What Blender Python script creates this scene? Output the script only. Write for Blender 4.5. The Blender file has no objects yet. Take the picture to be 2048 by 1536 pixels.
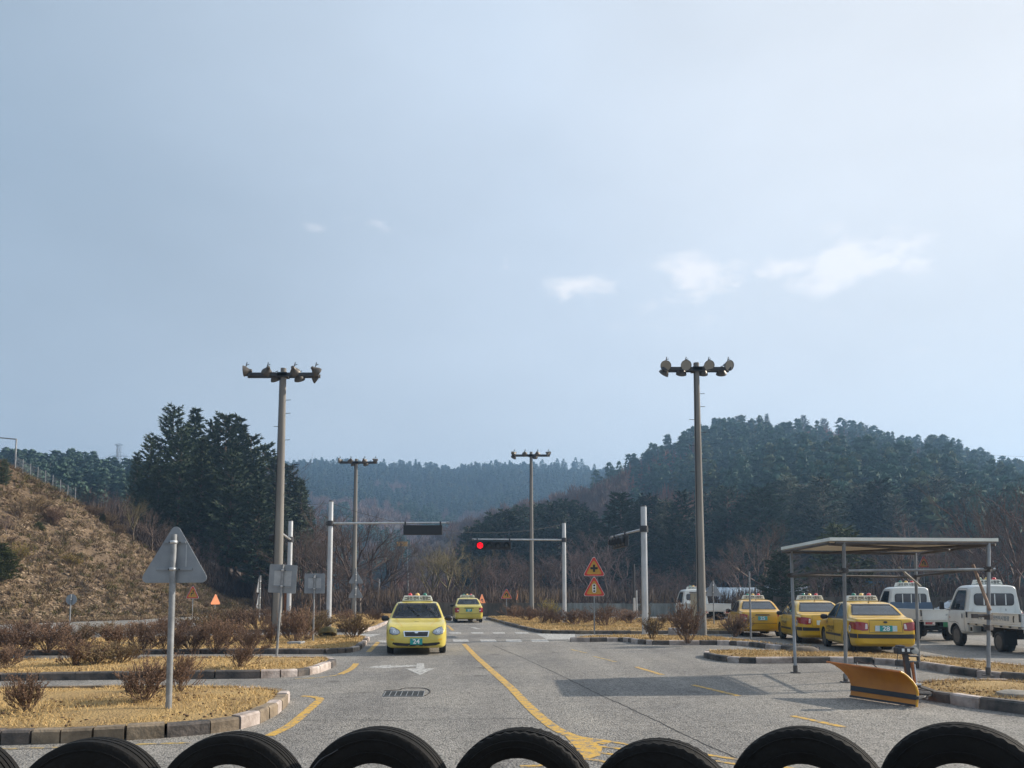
import bpy, bmesh, math, random
import numpy as np
from mathutils import Vector, Matrix, noise
from mathutils.bvhtree import BVHTree
R = math.radians
PI = math.pi
SC = bpy.context.scene
COL = SC.collection
rnd = random.Random(7)

# ------------------------------------------------------------------ camera
CAM_H, PITCH, F = 1.66, R(5.0), 1540.0
cam_d = bpy.data.cameras.new('camera')
cam_d.sensor_width = 36.0
cam_d.lens = F / 2048 * 36.0
cam_d.shift_y = 286 / 2048
cam_d.clip_start = 0.05
cam_d.clip_end = 6000
cam = bpy.data.objects.new('camera', cam_d)
COL.objects.link(cam)
cam.location = (0, 0, CAM_H)
cam.rotation_euler = (R(90) + PITCH, 0, 0)
SC.camera = cam

# ------------------------------------------------------------------ sun + sky
SUN_EL, SUN_AZ = R(27.0), R(73.0)      # azimuth measured from +Y towards +X
sv = Vector((math.sin(SUN_AZ) * math.cos(SUN_EL), math.cos(SUN_AZ) * math.cos(SUN_EL), math.sin(SUN_EL)))
sun_d = bpy.data.lights.new('sun', 'SUN')
sun_d.energy = 5.0
sun_d.angle = R(0.5)
sun_d.color = (1.0, 0.90, 0.76)
sun = bpy.data.objects.new('sun', sun_d)
COL.objects.link(sun)
sun.location = (60, 20, 60)
sun.rotation_euler = sv.to_track_quat('Z', 'Y').to_euler()

W = bpy.data.worlds.new('World')
SC.world = W
W.use_nodes = True
nt = W.node_tree
nt.nodes.clear()
wn, wl = nt.nodes, nt.links
wo = wn.new('ShaderNodeOutputWorld')
bg = wn.new('ShaderNodeBackground')
sky = wn.new('ShaderNodeTexSky')
sky.sky_type = 'NISHITA'
sky.sun_disc = False
sky.sun_elevation = SUN_EL
sky.sun_rotation = SUN_AZ
sky.altitude = 100
sky.air_density = 1.0
sky.dust_density = 2.2
sky.ozone_density = 1.5
bg.inputs['Strength'].default_value = 0.079
tc = wn.new('ShaderNodeTexCoord')
def wmath(op, a, b=None, c=None, clamp=False):
    n = wn.new('ShaderNodeMath'); n.operation = op; n.use_clamp = clamp
    for i, v in enumerate((a, b, c)):
        if v is None: continue
        if isinstance(v, (int, float)): n.inputs[i].default_value = v
        else: wl.new(v, n.inputs[i])
    return n.outputs[0]
# thin even veil of high haze over the blue
veil = wn.new('ShaderNodeMixRGB'); veil.blend_type = 'MIX'
veil.inputs[0].default_value = 0.86
# the haze scatters forward: brighter and whiter round the sun, bluer away from it
hd = wn.new('ShaderNodeVectorMath'); hd.operation = 'DOT_PRODUCT'; hd.inputs[1].default_value = sv
wl.new(tc.outputs['Generated'], hd.inputs[0])
hr = wn.new('ShaderNodeValToRGB'); he = hr.color_ramp.elements
he[0].position = .30; he[0].color = (.262, .372, .49, 1); he[1].position = 1.0; he[1].color = (.98, .96, .94, 1)
e1 = he.new(.52); e1.color = (.415, .505, .605, 1); e2 = he.new(.74); e2.color = (.66, .745, .85, 1)
wl.new(wmath('MULTIPLY_ADD', hd.outputs['Value'], .5, .5), hr.inputs[0])
hv = wn.new('ShaderNodeVectorMath'); hv.operation = 'SCALE'; hv.inputs['Scale'].default_value = 10.0
sx_ = wn.new('ShaderNodeSeparateXYZ'); wl.new(tc.outputs['Generated'], sx_.inputs[0])
lo = wn.new('ShaderNodeMixRGB'); lo.inputs[2].default_value = (.665, .715, .765, 1)      # haze thickens towards the horizon
wl.new(wmath('MULTIPLY_ADD', sx_.outputs['Z'], -1.6, .72, clamp=True), lo.inputs[0]); wl.new(hr.outputs[0], lo.inputs[1])
wl.new(lo.outputs[0], hv.inputs[0]); wl.new(hv.outputs[0], veil.inputs[2])
wl.new(sky.outputs[0], veil.inputs[1])
# a few small clouds low in the sky, by direction
nz = wn.new('ShaderNodeTexNoise'); nz.inputs['Scale'].default_value = 17.0
nz.inputs['Detail'].default_value = 7.0; nz.inputs['Roughness'].default_value = 0.58
mp = wn.new('ShaderNodeMapping'); mp.inputs['Scale'].default_value = (1, 1, 2.2)
wl.new(tc.outputs['Generated'], mp.inputs['Vector']); wl.new(mp.outputs[0], nz.inputs['Vector'])
def ray(u, v):
    xc, yc = (u - 1024) / F, (1054 - v) / F
    return Vector((xc, math.cos(PITCH) - yc * math.sin(PITCH), math.sin(PITCH) + yc * math.cos(PITCH)))
mask = None
for (u, v, w, h, s) in ((1680, 525, 125, 50, 1.0), (1400, 558, 95, 45, 0.85), (1180, 580, 95, 32, 0.7), (1820, 532, 60, 22, 0.6),
                        (1520, 550, 25, 14, 0.6), (1330, 610, 80, 20, 0.3), (1015, 535, 40, 22, 0.5), (735, 440, 60, 22, 0.45), (640, 460, 40, 14, 0.3), (1880, 690, 90, 24, 0.25), (1480, 600, 240, 60, 0.25)):
    d = ray(u, v).normalized()
    right = d.cross(Vector((0, 0, 1))).normalized(); up = right.cross(d).normalized()
    def dot(vec):
        n = wn.new('ShaderNodeVectorMath'); n.operation = 'DOT_PRODUCT'
        wl.new(tc.outputs['Generated'], n.inputs[0]); n.inputs[1].default_value = vec
        return n.outputs['Value']
    a = wmath('MULTIPLY', dot(right), F / w); b = wmath('MULTIPLY', dot(up), F / h)
    r2 = wmath('ADD', wmath('MULTIPLY', a, a), wmath('MULTIPLY', b, b))
    m = wmath('MULTIPLY', wmath('EXPONENT', wmath('MULTIPLY', r2, -1.0)), s)
    m = wmath('MULTIPLY', m, wmath('GREATER_THAN', dot(d), 0.2))
    mask = m if mask is None else wmath('MAXIMUM', mask, m)
cl = wmath('MULTIPLY', wmath('SUBTRACT', wmath('ADD', mask, wmath('MULTIPLY', nz.outputs['Fac'], 2.6)), 1.60), 2.2, clamp=True)
cl = wmath('MULTIPLY', cl, wmath('MULTIPLY', mask, 2.0, clamp=True), clamp=True)
cl = wmath('MULTIPLY', cl, 0.72)
# slow unevenness of the haze
nb_ = wn.new('ShaderNodeTexNoise'); nb_.inputs['Scale'].default_value = 2.2; nb_.inputs['Detail'].default_value = 4
wl.new(mp.outputs[0], nb_.inputs['Vector'])
hv2 = wn.new('ShaderNodeVectorMath'); hv2.operation = 'SCALE'; wl.new(veil.outputs[0], hv2.inputs[0])
wl.new(wmath('MULTIPLY_ADD', nb_.outputs['Fac'], .34, .83), hv2.inputs['Scale'])
cm = wn.new('ShaderNodeMixRGB'); cm.inputs[2].default_value = (9.6, 9.4, 9.5, 1)
wl.new(cl, cm.inputs[0]); wl.new(hv2.outputs[0], cm.inputs[1])
wl.new(cm.outputs[0], bg.inputs['Color'])
wl.new(bg.outputs[0], wo.inputs['Surface'])
SC.view_settings.view_transform = 'Standard'
SC.view_settings.look = 'None'
SC.view_settings.gamma = 1.0
SC.view_settings.use_curve_mapping = False
SC.view_settings.exposure = 0.5
SC.cycles.max_bounces = 6
SC.cycles.diffuse_bounces = 2
SC.cycles.glossy_bounces = 3
SC.cycles.transparent_max_bounces = 12
SC.cycles.transmission_bounces = 4
SC.cycles.volume_bounces = 0
SC.cycles.use_denoising = True

# ------------------------------------------------------------------ helpers
def G(u, v, z=0.0):                       # photo pixel -> point at height z
    r = ray(u, v)
    t = (z - CAM_H) / r.z
    return Vector((r.x * t, r.y * t, z))
def AT(u, v, Y):                          # photo pixel -> point at forward distance Y
    r = ray(u, v); t = Y / r.y
    return Vector((r.x * t, Y, CAM_H + r.z * t))
def pix(p):
    c, s = math.cos(PITCH), math.sin(PITCH)
    dep = p[1] * c + (p[2] - CAM_H) * s
    up = -p[1] * s + (p[2] - CAM_H) * c
    return 1024 + F * p[0] / dep, 1054 - F * up / dep

MATS = {}
def mat(name, col, rough=0.7, metal=0.0, var=0.0, scale=5.0, bump=0.0, bscale=None, col2=None, spec=0.5, emit=None, island=0.0, coords='Object', detail=6.0, stretch=None, coat=0.0, contrast=1.0, bdist=0.02):
    if name in MATS: return MATS[name]
    m = bpy.data.materials.new(name); m.use_nodes = True
    n, l = m.node_tree.nodes, m.node_tree.links
    b = n['Principled BSDF']
    b.inputs['Roughness'].default_value = rough
    b.inputs['Metallic'].default_value = metal
    b.inputs['Specular IOR Level'].default_value = spec
    b.inputs['Coat Weight'].default_value = coat
    b.inputs['Coat Roughness'].default_value = 0.06
    b.inputs['Base Color'].default_value = (*col, 1)
    t = n.new('ShaderNodeTexCoord')
    vec = t.outputs[coords]
    if stretch:
        mpn = n.new('ShaderNodeMapping'); mpn.inputs['Scale'].default_value = stretch
        l.new(vec, mpn.inputs['Vector']); vec = mpn.outputs[0]
    out = None
    if var > 0 or col2:
        nz = n.new('ShaderNodeTexNoise'); nz.inputs['Scale'].default_value = scale
        nz.inputs['Detail'].default_value = detail; nz.inputs['Roughness'].default_value = 0.6
        l.new(vec, nz.inputs['Vector'])
        mr = n.new('ShaderNodeMapRange'); mr.inputs[1].default_value = 0.5 - 0.2 / contrast; mr.inputs[2].default_value = 0.5 + 0.2 / contrast
        l.new(nz.outputs['Fac'], mr.inputs[0])
        mx = n.new('ShaderNodeMixRGB')
        c2 = col2 if col2 else tuple(c * (1 - var) for c in col)
        c1 = col if col2 else tuple(min(1, c * (1 + var * .6)) for c in col)
        mx.inputs[1].default_value = (*c1, 1); mx.inputs[2].default_value = (*c2, 1)
        l.new(mr.outputs[0], mx.inputs[0]); out = mx.outputs[0]
    if island > 0:
        g = n.new('ShaderNodeNewGeometry'); oi = n.new('ShaderNodeObjectInfo')
        ad = n.new('ShaderNodeMath'); ad.operation = 'ADD'
        l.new(g.outputs['Random Per Island'], ad.inputs[0]); l.new(oi.outputs['Random'], ad.inputs[1])
        mr2 = n.new('ShaderNodeMapRange'); mr2.inputs[2].default_value = 2.0
        mr2.inputs[3].default_value = 1 - island; mr2.inputs[4].default_value = 1 + island
        l.new(ad.outputs[0], mr2.inputs[0])
        hs = n.new('ShaderNodeHueSaturation')
        if out: l.new(out, hs.inputs['Color'])
        else: hs.inputs['Color'].default_value = (*col, 1)
        l.new(mr2.outputs[0], hs.inputs['Value']); out = hs.outputs[0]
    if out: l.new(out, b.inputs['Base Color'])
    if bump > 0:
        nb = n.new('ShaderNodeTexNoise'); nb.inputs['Scale'].default_value = bscale or scale * 4
        nb.inputs['Detail'].default_value = 5
        l.new(vec, nb.inputs['Vector'])
        bp = n.new('ShaderNodeBump'); bp.inputs['Strength'].default_value = bump; bp.inputs['Distance'].default_value = bdist
        l.new(nb.outputs['Fac'], bp.inputs['Height']); l.new(bp.outputs[0], b.inputs['Normal'])
    if emit:
        b.inputs['Emission Color'].default_value = (*emit[:3], 1); b.inputs['Emission Strength'].default_value = emit[3]
    MATS[name] = m
    return m

class MB:
    def __init__(s): s.v, s.f, s.m, s.sm, s.xf, s.mi, s.smooth = [], [], [], [], None, 0, False
    def add(s, vs, fs):
        o = len(s.v)
        if s.xf is not None: vs = [s.xf @ Vector(p) for p in vs]
        s.v += [tuple(p) for p in vs]
        for f in fs: s.f.append([o + i for i in f]); s.m.append(s.mi); s.sm.append(s.smooth)
        return s
    def box(s, c, d, rz=0.0, taper=1.0, rot=None):
        x, y, z = d[0] / 2, d[1] / 2, d[2] / 2
        vs = [(-x, -y, -z), (x, -y, -z), (x, y, -z), (-x, y, -z), (-x * taper, -y * taper, z), (x * taper, -y * taper, z), (x * taper, y * taper, z), (-x * taper, y * taper, z)]
        M = rot if rot is not None else Matrix.Rotation(rz, 3, 'Z')
        vs = [M @ Vector(p) + Vector(c) for p in vs]
        return s.add(vs, [(3, 2, 1, 0), (4, 5, 6, 7), (0, 1, 5, 4), (1, 2, 6, 5), (2, 3, 7, 6), (3, 0, 4, 7)])
    def tube(s, p0, p1, r0, r1=None, n=10, caps=True):
        r1 = r0 if r1 is None else r1
        p0, p1 = Vector(p0), Vector(p1); d = (p1 - p0)
        if d.length < 1e-6: return s
        d.normalize(); a = d.orthogonal().normalized(); b = d.cross(a)
        vs = []
        for p, r in ((p0, r0), (p1, r1)):
            for i in range(n):
                t = 2 * PI * i / n; vs.append(p + a * (r * math.cos(t)) + b * (r * math.sin(t)))
        fs = [(i, (i + 1) % n, n + (i + 1) % n, n + i) for i in range(n)]
        if caps: fs += [tuple(range(n))[::-1], tuple(range(n, 2 * n))]
        return s.add(vs, fs)
    def lathe(s, prof, n=24, c=(0, 0, 0), M=None, close=False):
        vs = []
        for (r, z) in prof:
            for i in range(n):
                t = 2 * PI * i / n; p = Vector((r * math.cos(t), r * math.sin(t), z))
                if M is not None: p = M @ p
                vs.append(p + Vector(c))
        fs = []
        k = len(prof)
        for j in range(k if close else k - 1):
            for i in range(n):
                a, b = j * n + i, j * n + (i + 1) % n
                c2, d2 = ((j + 1) % k) * n + (i + 1) % n, ((j + 1) % k) * n + i
                fs.append((a, b, c2, d2))
        if not close:
            if prof[0][0] > 1e-4: fs.append(tuple(range(n))[::-1])
            if prof[-1][0] > 1e-4: fs.append(tuple(range((k - 1) * n, k * n)))
        return s.add(vs, fs)
    def prism(s, poly, z0, z1, M=None):          # poly in xy, extruded in z, mapped by M (4x4)
        n = len(poly)
        vs = [Vector((x, y, z0)) for x, y in poly] + [Vector((x, y, z1)) for x, y in poly]
        if M is not None: vs = [M @ p for p in vs]
        return s.add(vs, [tuple(range(n))[::-1], tuple(range(n, 2 * n))] + [(i, (i + 1) % n, n + (i + 1) % n, n + i) for i in range(n)])
    def build(s, name, mats, parent=None, bevel=0.0, smooth=None):
        me = bpy.data.meshes.new(name)
        me.from_pydata(s.v, [], s.f)
        if not isinstance(mats, (list, tuple)): mats = [mats]
        for m in mats: me.materials.append(m)
        me.polygons.foreach_set('material_index', s.m)
        me.polygons.foreach_set('use_smooth', [bool(smooth)] * len(s.f) if smooth is not None else s.sm)
        me.update()
        o = bpy.data.objects.new(name, me); COL.objects.link(o)
        if parent: o.parent = parent
        if bevel > 0:
            md = o.modifiers.new('bevel', 'BEVEL'); md.width = bevel; md.segments = 2; md.limit_method = 'ANGLE'
        if smooth and bevel == 0: autosm(me)
        return o
def autosm(me, ang=40):
    bm = bmesh.new(); bm.from_mesh(me)
    for e in bm.edges:
        if len(e.link_faces) == 2:
            try:
                if e.calc_face_angle() > R(ang): e.smooth = False
            except ValueError: pass
    bm.to_mesh(me); bm.free()
def np_mesh(name, V, T, mats, parent=None, mi=None):      # numpy verts (n,3) and tris/quads (m,k)
    me = bpy.data.meshes.new(name)
    V = np.asarray(V, np.float32); T = np.asarray(T, np.int32); k = T.shape[1]
    me.vertices.add(len(V)); me.vertices.foreach_set('co', V.ravel())
    me.loops.add(T.size); me.loops.foreach_set('vertex_index', T.ravel())
    me.polygons.add(len(T)); me.polygons.foreach_set('loop_start', np.arange(0, T.size, k, dtype=np.int32))
    if not isinstance(mats, (list, tuple)): mats = [mats]
    for m in mats: me.materials.append(m)
    if mi is not None: me.polygons.foreach_set('material_index', np.asarray(mi, np.int32))
    me.update(calc_edges=True)
    if name is None: return me
    o = bpy.data.objects.new(name, me); COL.objects.link(o)
    if parent: o.parent = parent
    return o
def empty(name, loc=(0, 0, 0), rz=0.0):
    o = bpy.data.objects.new(name, None); COL.objects.link(o)
    o.location = loc; o.rotation_euler = (0, 0, rz); o.empty_display_size = 0.3
    return o
def tag(o, label=None, cat=None, group=None, kind=None):
    if label: o['label'] = label
    if cat: o['category'] = cat
    if group: o['group'] = group
    if kind: o['kind'] = kind
    return o
def copy_tree(o, parent=None):
    c = o.copy(); COL.objects.link(c)
    if parent is not None: c.parent = parent
    for ch in KIDS.get(o.name, []) or [x for x in o.children]:
        copy_tree(ch, c)
    return c
KIDS = {}
def text_mb(s, size, align='CENTER', depth=0.0):
    cu = bpy.data.curves.new('lettering', 'FONT'); cu.body = s; cu.size = size
    cu.align_x = align; cu.align_y = 'CENTER'; cu.extrude = depth; cu.resolution_u = 3; cu.offset = size * .022
    o = bpy.data.objects.new('lettering', cu); COL.objects.link(o)
    bpy.context.view_layer.update()
    dg = bpy.context.evaluated_depsgraph_get()
    me = bpy.data.meshes.new_from_object(o.evaluated_get(dg))
    bpy.data.objects.remove(o); bpy.data.curves.remove(cu)
    return me
def text_obj(name, s, size, m, parent, M, depth=0.002, squash=1.0, bold=0.0):
    me = text_mb(s, size, depth=depth)
    if squash != 1.0: M = M @ Matrix.Diagonal((squash, 1, 1, 1))
    me.transform(M); me.materials.clear(); me.materials.append(m)
    for p in me.polygons: p.material_index = 0
    o = bpy.data.objects.new(name, me); COL.objects.link(o); o.parent = parent
    return o
# ------------------------------------------------------------------ ground, road, verges
def shader_asphalt():
    m = bpy.data.materials.new('asphalt'); m.use_nodes = True
    n, l = m.node_tree.nodes, m.node_tree.links; b = n['Principled BSDF']
    t = n.new('ShaderNodeTexCoord'); v = t.outputs['Object']
    def nz(sc, det=4, r=.6):
        x = n.new('ShaderNodeTexNoise'); x.inputs['Scale'].default_value = sc; x.inputs['Detail'].default_value = det; x.inputs['Roughness'].default_value = r
        l.new(v, x.inputs['Vector']); return x.outputs['Fac']
    def ramp(x, pts):
        r = n.new('ShaderNodeValToRGB'); e = r.color_ramp.elements
        e[0].position, e[0].color = pts[0][0], (*pts[0][1], 1); e[1].position, e[1].color = pts[-1][0], (*pts[-1][1], 1)
        for p, c in pts[1:-1]:
            q = e.new(p); q.color = (*c, 1)
        l.new(x, r.inputs[0]); return r.outputs[0]
    # aggregate: light chips with dark gaps
    vo = n.new('ShaderNodeTexVoronoi'); vo.inputs['Scale'].default_value = 50; l.new(v, vo.inputs['Vector'])
    chips = ramp(vo.outputs['Distance'], [(0.0, (.33, .312, .285)), (.55, (.25, .238, .222)), (.85, (.08, .075, .07))])
    vc = n.new('ShaderNodeMixRGB'); vc.blend_type = 'OVERLAY'; vc.inputs[0].default_value = .34
    bwn = n.new('ShaderNodeRGBToBW'); l.new(vo.outputs['Color'], bwn.inputs[0])
    l.new(chips, vc.inputs[1]); l.new(bwn.outputs[0], vc.inputs[2])
    big = ramp(nz(.28, 6, .65), [(.32, (.76, .76, .78)), (.5, (1.0, .99, .98)), (.68, (1.16, 1.13, 1.09))])
    mid = ramp(nz(3.5, 4), [(.35, (.9, .9, .9)), (.65, (1.08, 1.08, 1.08))])
    m1 = n.new('ShaderNodeMixRGB'); m1.blend_type = 'MULTIPLY'; m1.inputs[0].default_value = 1; l.new(vc.outputs[0], m1.inputs[1]); l.new(big, m1.inputs[2])
    m2 = n.new('ShaderNodeMixRGB'); m2.blend_type = 'MULTIPLY'; m2.inputs[0].default_value = 1; l.new(m1.outputs[0], m2.inputs[1]); l.new(mid, m2.inputs[2])
    mpt = n.new('ShaderNodeMapping'); mpt.inputs['Scale'].default_value = (1.1, .07, 1); l.new(v, mpt.inputs['Vector'])
    tr = n.new('ShaderNodeTexNoise'); tr.inputs['Scale'].default_value = 1.0; tr.inputs['Detail'].default_value = 5; l.new(mpt.outputs[0], tr.inputs['Vector'])
    trk = ramp(tr.outputs['Fac'], [(.35, (.86, .86, .865)), (.6, (1.06, 1.06, 1.05))])
    m2b = n.new('ShaderNodeMixRGB'); m2b.blend_type = 'MULTIPLY'; m2b.inputs[0].default_value = 1; l.new(m2.outputs[0], m2b.inputs[1]); l.new(trk, m2b.inputs[2])
    st = ramp(nz(1.1, 2, .4), [(.26, (.55, .54, .53)), (.31, (1, 1, 1))])
    m2c = n.new('ShaderNodeMixRGB'); m2c.blend_type = 'MULTIPLY'; m2c.inputs[0].default_value = .8; l.new(m2b.outputs[0], m2c.inputs[1]); l.new(st, m2c.inputs[2])
    pits = ramp(nz(13, 3, .7), [(.36, (.42, .42, .42)), (.43, (1, 1, 1))])
    m3 = n.new('ShaderNodeMixRGB'); m3.blend_type = 'MULTIPLY'; m3.inputs[0].default_value = .8; l.new(m2c.outputs[0], m3.inputs[1]); l.new(pits, m3.inputs[2])
    l.new(m3.outputs[0], b.inputs['Base Color'])
    b.inputs['Roughness'].default_value = .85; b.inputs['Specular IOR Level'].default_value = .3
    bp = n.new('ShaderNodeBump'); bp.inputs['Strength'].default_value = .9; bp.inputs['Distance'].default_value = .012; bp.invert = True
    l.new(vo.outputs['Distance'], bp.inputs['Height']); l.new(bp.outputs[0], b.inputs['Normal'])
    return m
ASPH = shader_asphalt()
def shader_paint(name, col, wear):
    m = bpy.data.materials.new(name); m.use_nodes = True
    n, l = m.node_tree.nodes, m.node_tree.links; b = n['Principled BSDF']
    t = n.new('ShaderNodeTexCoord')
    x = n.new('ShaderNodeTexNoise'); x.inputs['Scale'].default_value = 9; x.inputs['Detail'].default_value = 8; x.inputs['Roughness'].default_value = .75
    l.new(t.outputs['Object'], x.inputs['Vector'])
    r = n.new('ShaderNodeMapRange'); r.inputs[1].default_value = wear - .06; r.inputs[2].default_value = wear + .06
    l.new(x.outputs['Fac'], r.inputs[0])
    mx = n.new('ShaderNodeMixRGB'); mx.inputs[1].default_value = (.17, .16, .15, 1); mx.inputs[2].default_value = (*col, 1)
    l.new(r.outputs[0], mx.inputs[0]); l.new(mx.outputs[0], b.inputs['Base Color'])
    b.inputs['Roughness'].default_value = .7
    bp = n.new('ShaderNodeBump'); bp.inputs['Strength'].default_value = .6; bp.inputs['Distance'].default_value = .01
    x2 = n.new('ShaderNodeTexNoise'); x2.inputs['Scale'].default_value = 40; l.new(t.outputs['Object'], x2.inputs['Vector'])
    l.new(x2.outputs['Fac'], bp.inputs['Height']); l.new(bp.outputs[0], b.inputs['Normal'])
    return m
YEL = shader_paint('yellow_road_paint', (.56, .33, .045), .465)
YELW = shader_paint('worn_yellow_road_paint', (.50, .34, .09), .50)
WHT = shader_paint('white_road_paint', (.50, .49, .465), .49)
M_SOIL = mat('dry_soil', (.13, .09, .055), .95, var=.4, scale=.6, bump=.5, bscale=5)
M_LAWN = mat('dry_lawn', (.47, .315, .125), .95, col2=(.25, .16, .065), scale=1.1, bump=1.0, bscale=30, contrast=1.1, bdist=.05, detail=10)
M_KB = mat('kerb_black_paint', (.035, .034, .034), .75, col2=(.16, .13, .11), scale=3.2, bump=.6, bscale=22, contrast=1.3)
M_KW = mat('kerb_white_paint', (.58, .50, .455), .8, col2=(.22, .175, .15), scale=3.0, bump=.6, bscale=22, contrast=1.2)
M_KO = mat('kerb_bare_concrete', (.27, .21, .145), .85, col2=(.11, .085, .06), scale=3.5, bump=.7, bscale=20, contrast=1.3)

def flat(name, pts, m, z, kind='structure', label=None):
    mb = MB(); mb.add([(p[0], p[1], z) for p in pts], [tuple(range(len(pts)))])
    o = mb.build(name, m); tag(o, label, None, None, kind); return o
flat('ground', [(-3000, -300), (3000, -300), (3000, 4500), (-3000, 4500)], M_SOIL, -.03)
flat('road', [(-75, -14), (70, -14), (70, 61), (-4, 61), (-12, 85), (-75, 85)], ASPH, 0.0)

MK = {'yellow_marking': (MB(), YEL), 'worn_yellow_marking': (MB(), YELW), 'white_marking': (MB(), WHT)}
def smooth_path(P, k=6):
    out = []
    n = len(P)
    for i in range(n - 1):
        p0, p1, p2, p3 = P[max(i - 1, 0)], P[i], P[i + 1], P[min(i + 2, n - 1)]
        for j in range(k):
            t = j / k
            out.append(0.5 * ((2 * p1) + (-p0 + p2) * t + (2 * p0 - 5 * p1 + 4 * p2 - p3) * t * t + (-p0 + 3 * p1 - 3 * p2 + p3) * t ** 3))
    out.append(P[-1]); return out
def stripe(kind, uv, w, z=.004, sm=True):
    mb = MK[kind][0]
    P = [G(*p) for p in uv]
    if sm and len(P) > 2: P = smooth_path(P)
    L, Rr = [], []
    for i, p in enumerate(P):
        d = (P[min(i + 1, len(P) - 1)] - P[max(i - 1, 0)]).normalized(); nn = Vector((-d.y, d.x, 0))
        L.append((p.x + nn.x * w / 2, p.y + nn.y * w / 2, z)); Rr.append((p.x - nn.x * w / 2, p.y - nn.y * w / 2, z))
    n = len(P)
    mb.add(L + Rr, [(i, n + i, n + i + 1, i + 1)[::1] for i in range(n - 1)])
def quad(kind, uvs, z=.004):
    MK[kind][0].add([(G(*p).x, G(*p).y, z) for p in uvs], [tuple(range(len(uvs)))])
# left edge curves round the verges
stripe('yellow_marking', [(538, 1472), (578, 1452), (608, 1428), (632, 1407), (640, 1399), (632, 1395), (605, 1392)], .13)
stripe('worn_yellow_marking', [(-60, 1499), (60, 1497), (160, 1494), (240, 1490), (380, 1486)], .07)
stripe('yellow_marking', [(712, 1327), (708, 1333), (697, 1341), (680, 1349)], .14)
stripe('worn_yellow_marking', [(676, 1350), (640, 1355), (590, 1358)], .10)
stripe('yellow_marking', [(757, 1284), (737, 1304)], .15)
stripe('yellow_marking', [(895, 1251), (906, 1261)], .14)
# central line and the hatching it ends in
stripe('yellow_marking', [(928, 1288), (950, 1311), (985, 1343), (1020, 1374), (1055, 1410), (1088, 1440), (1120, 1462), (1160, 1477), (1215, 1487)], .155)
quad('yellow_marking', [(1128, 1470), (1185, 1481), (1205, 1496), (1200, 1512), (1170, 1520), (1155, 1500)], .0042)
stripe('yellow_marking', [(1112, 1462), (1150, 1473), (1210, 1482), (1290, 1494), (1420, 1511), (1600, 1540)], .075, .0045)
stripe('yellow_marking', [(1140, 1487), (1200, 1493), (1300, 1506), (1440, 1524), (1500, 1534)], .07, .0045)
stripe('yellow_marking', [(1145, 1500), (1200, 1506), (1300, 1519), (1400, 1533)], .07, .0045)
stripe('yellow_marking', [(1040, 1533), (1100, 1530), (1160, 1518), (1250, 1531), (1330, 1545)], .07, .0045)
for a, b in (((1142, 1299), (1172, 1306)), ((1188, 1313), (1232, 1324)), ((1272, 1334), (1325, 1350)), ((1385, 1370), (1478, 1392)), ((1585, 1432), (1690, 1455))):
    stripe('worn_yellow_marking' if a[0] < 1250 else 'yellow_marking', [a, b], .11)
# crossing dashes and white patches
for (a, b, y0, y1) in ((898, 921, 1264.5, 1267.5), (942, 966, 1264.5, 1267.5), (985, 1009, 1264.5, 1267.5), (1030, 1056, 1264.5, 1267.5),
                       (905, 935, 1279, 1284), (960, 990, 1279, 1284), (1011, 1041, 1279, 1284), (1062, 1094, 1279, 1284), (756, 776, 1281, 1285)):
    s = 4 if y0 > 1270 else 1.5
    quad('white_marking', [(a - s + (4 if s > 2 else 1), y0), (b, y0), (b + s, y1), (a + 2, y1)])
quad('white_marking', [(1072, 1267.5), (1150, 1267.5), (1150, 1279), (1094, 1279)])
quad('white_marking', [(712, 1268), (762, 1268), (742, 1274), (712, 1274)])
quad('white_marking', [(1002, 1247), (1008, 1247), (1088, 1266), (1078, 1266)])
quad('white_marking', [(940, 1254.5), (948, 1254.5), (962, 1257.5), (952, 1258)])
# arrow: straight on and left
quad('white_marking', [(834, 1327), (848, 1327), (849, 1337), (832, 1337)])
quad('white_marking', [(811, 1337.2), (869, 1337.2), (840, 1350)])
quad('white_marking', [(782, 1331.5), (833, 1330), (833, 1333), (782, 1335.5)])
quad('white_marking', [(782, 1329.5), (782, 1337), (728, 1335)])
for k, (mb, m) in MK.items():
    o = mb.build(k, m); tag(o, kind='structure')
def crack(name, uv, w, m):
    mb = MB(); P = [G(*p) for p in uv]; P2 = []
    for i in range(len(P) - 1):
        for j in range(12): P2.append(P[i].lerp(P[i + 1], j / 12) + Vector((rnd.uniform(-.012, .012), rnd.uniform(-.02, .02), 0)))
    P2.append(P[-1]); n = len(P2); vs = []
    for s in (1, -1):
        for i, p in enumerate(P2):
            d = (P2[min(i + 1, n - 1)] - P2[max(i - 1, 0)]).normalized(); ww = w * rnd.uniform(.5, 1.2)
            vs.append((p.x - s * d.y * ww / 2, p.y + s * d.x * ww / 2, .003))
    mb.add(vs, [(i, n + i, n + i + 1, i + 1) for i in range(n - 1)])
    return tag(mb.build(name, m), kind='structure')
M_CRK = mat('road_joint_tar', (.03, .028, .026), .9)
crack('road_joint', [(985, 1290), (1060, 1322), (1130, 1355), (1190, 1385), (1250, 1412), (1330, 1450), (1400, 1484), (1490, 1524)], .022, M_CRK)
crack('road_crack', [(860, 1291), (960, 1292), (1130, 1294)], .035, mat('crack_fill', (.09, .085, .08), .9))
crack('road_crack', [(600, 1441), (690, 1440), (800, 1441), (950, 1438), (1050, 1437)], .02, mat('crack_faint', (.10, .095, .09), .9))
crack('road_crack', [(715, 1386), (640, 1391), (600, 1393)], .012, mat('crack_faint', (.1, .095, .09), .9))

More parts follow.
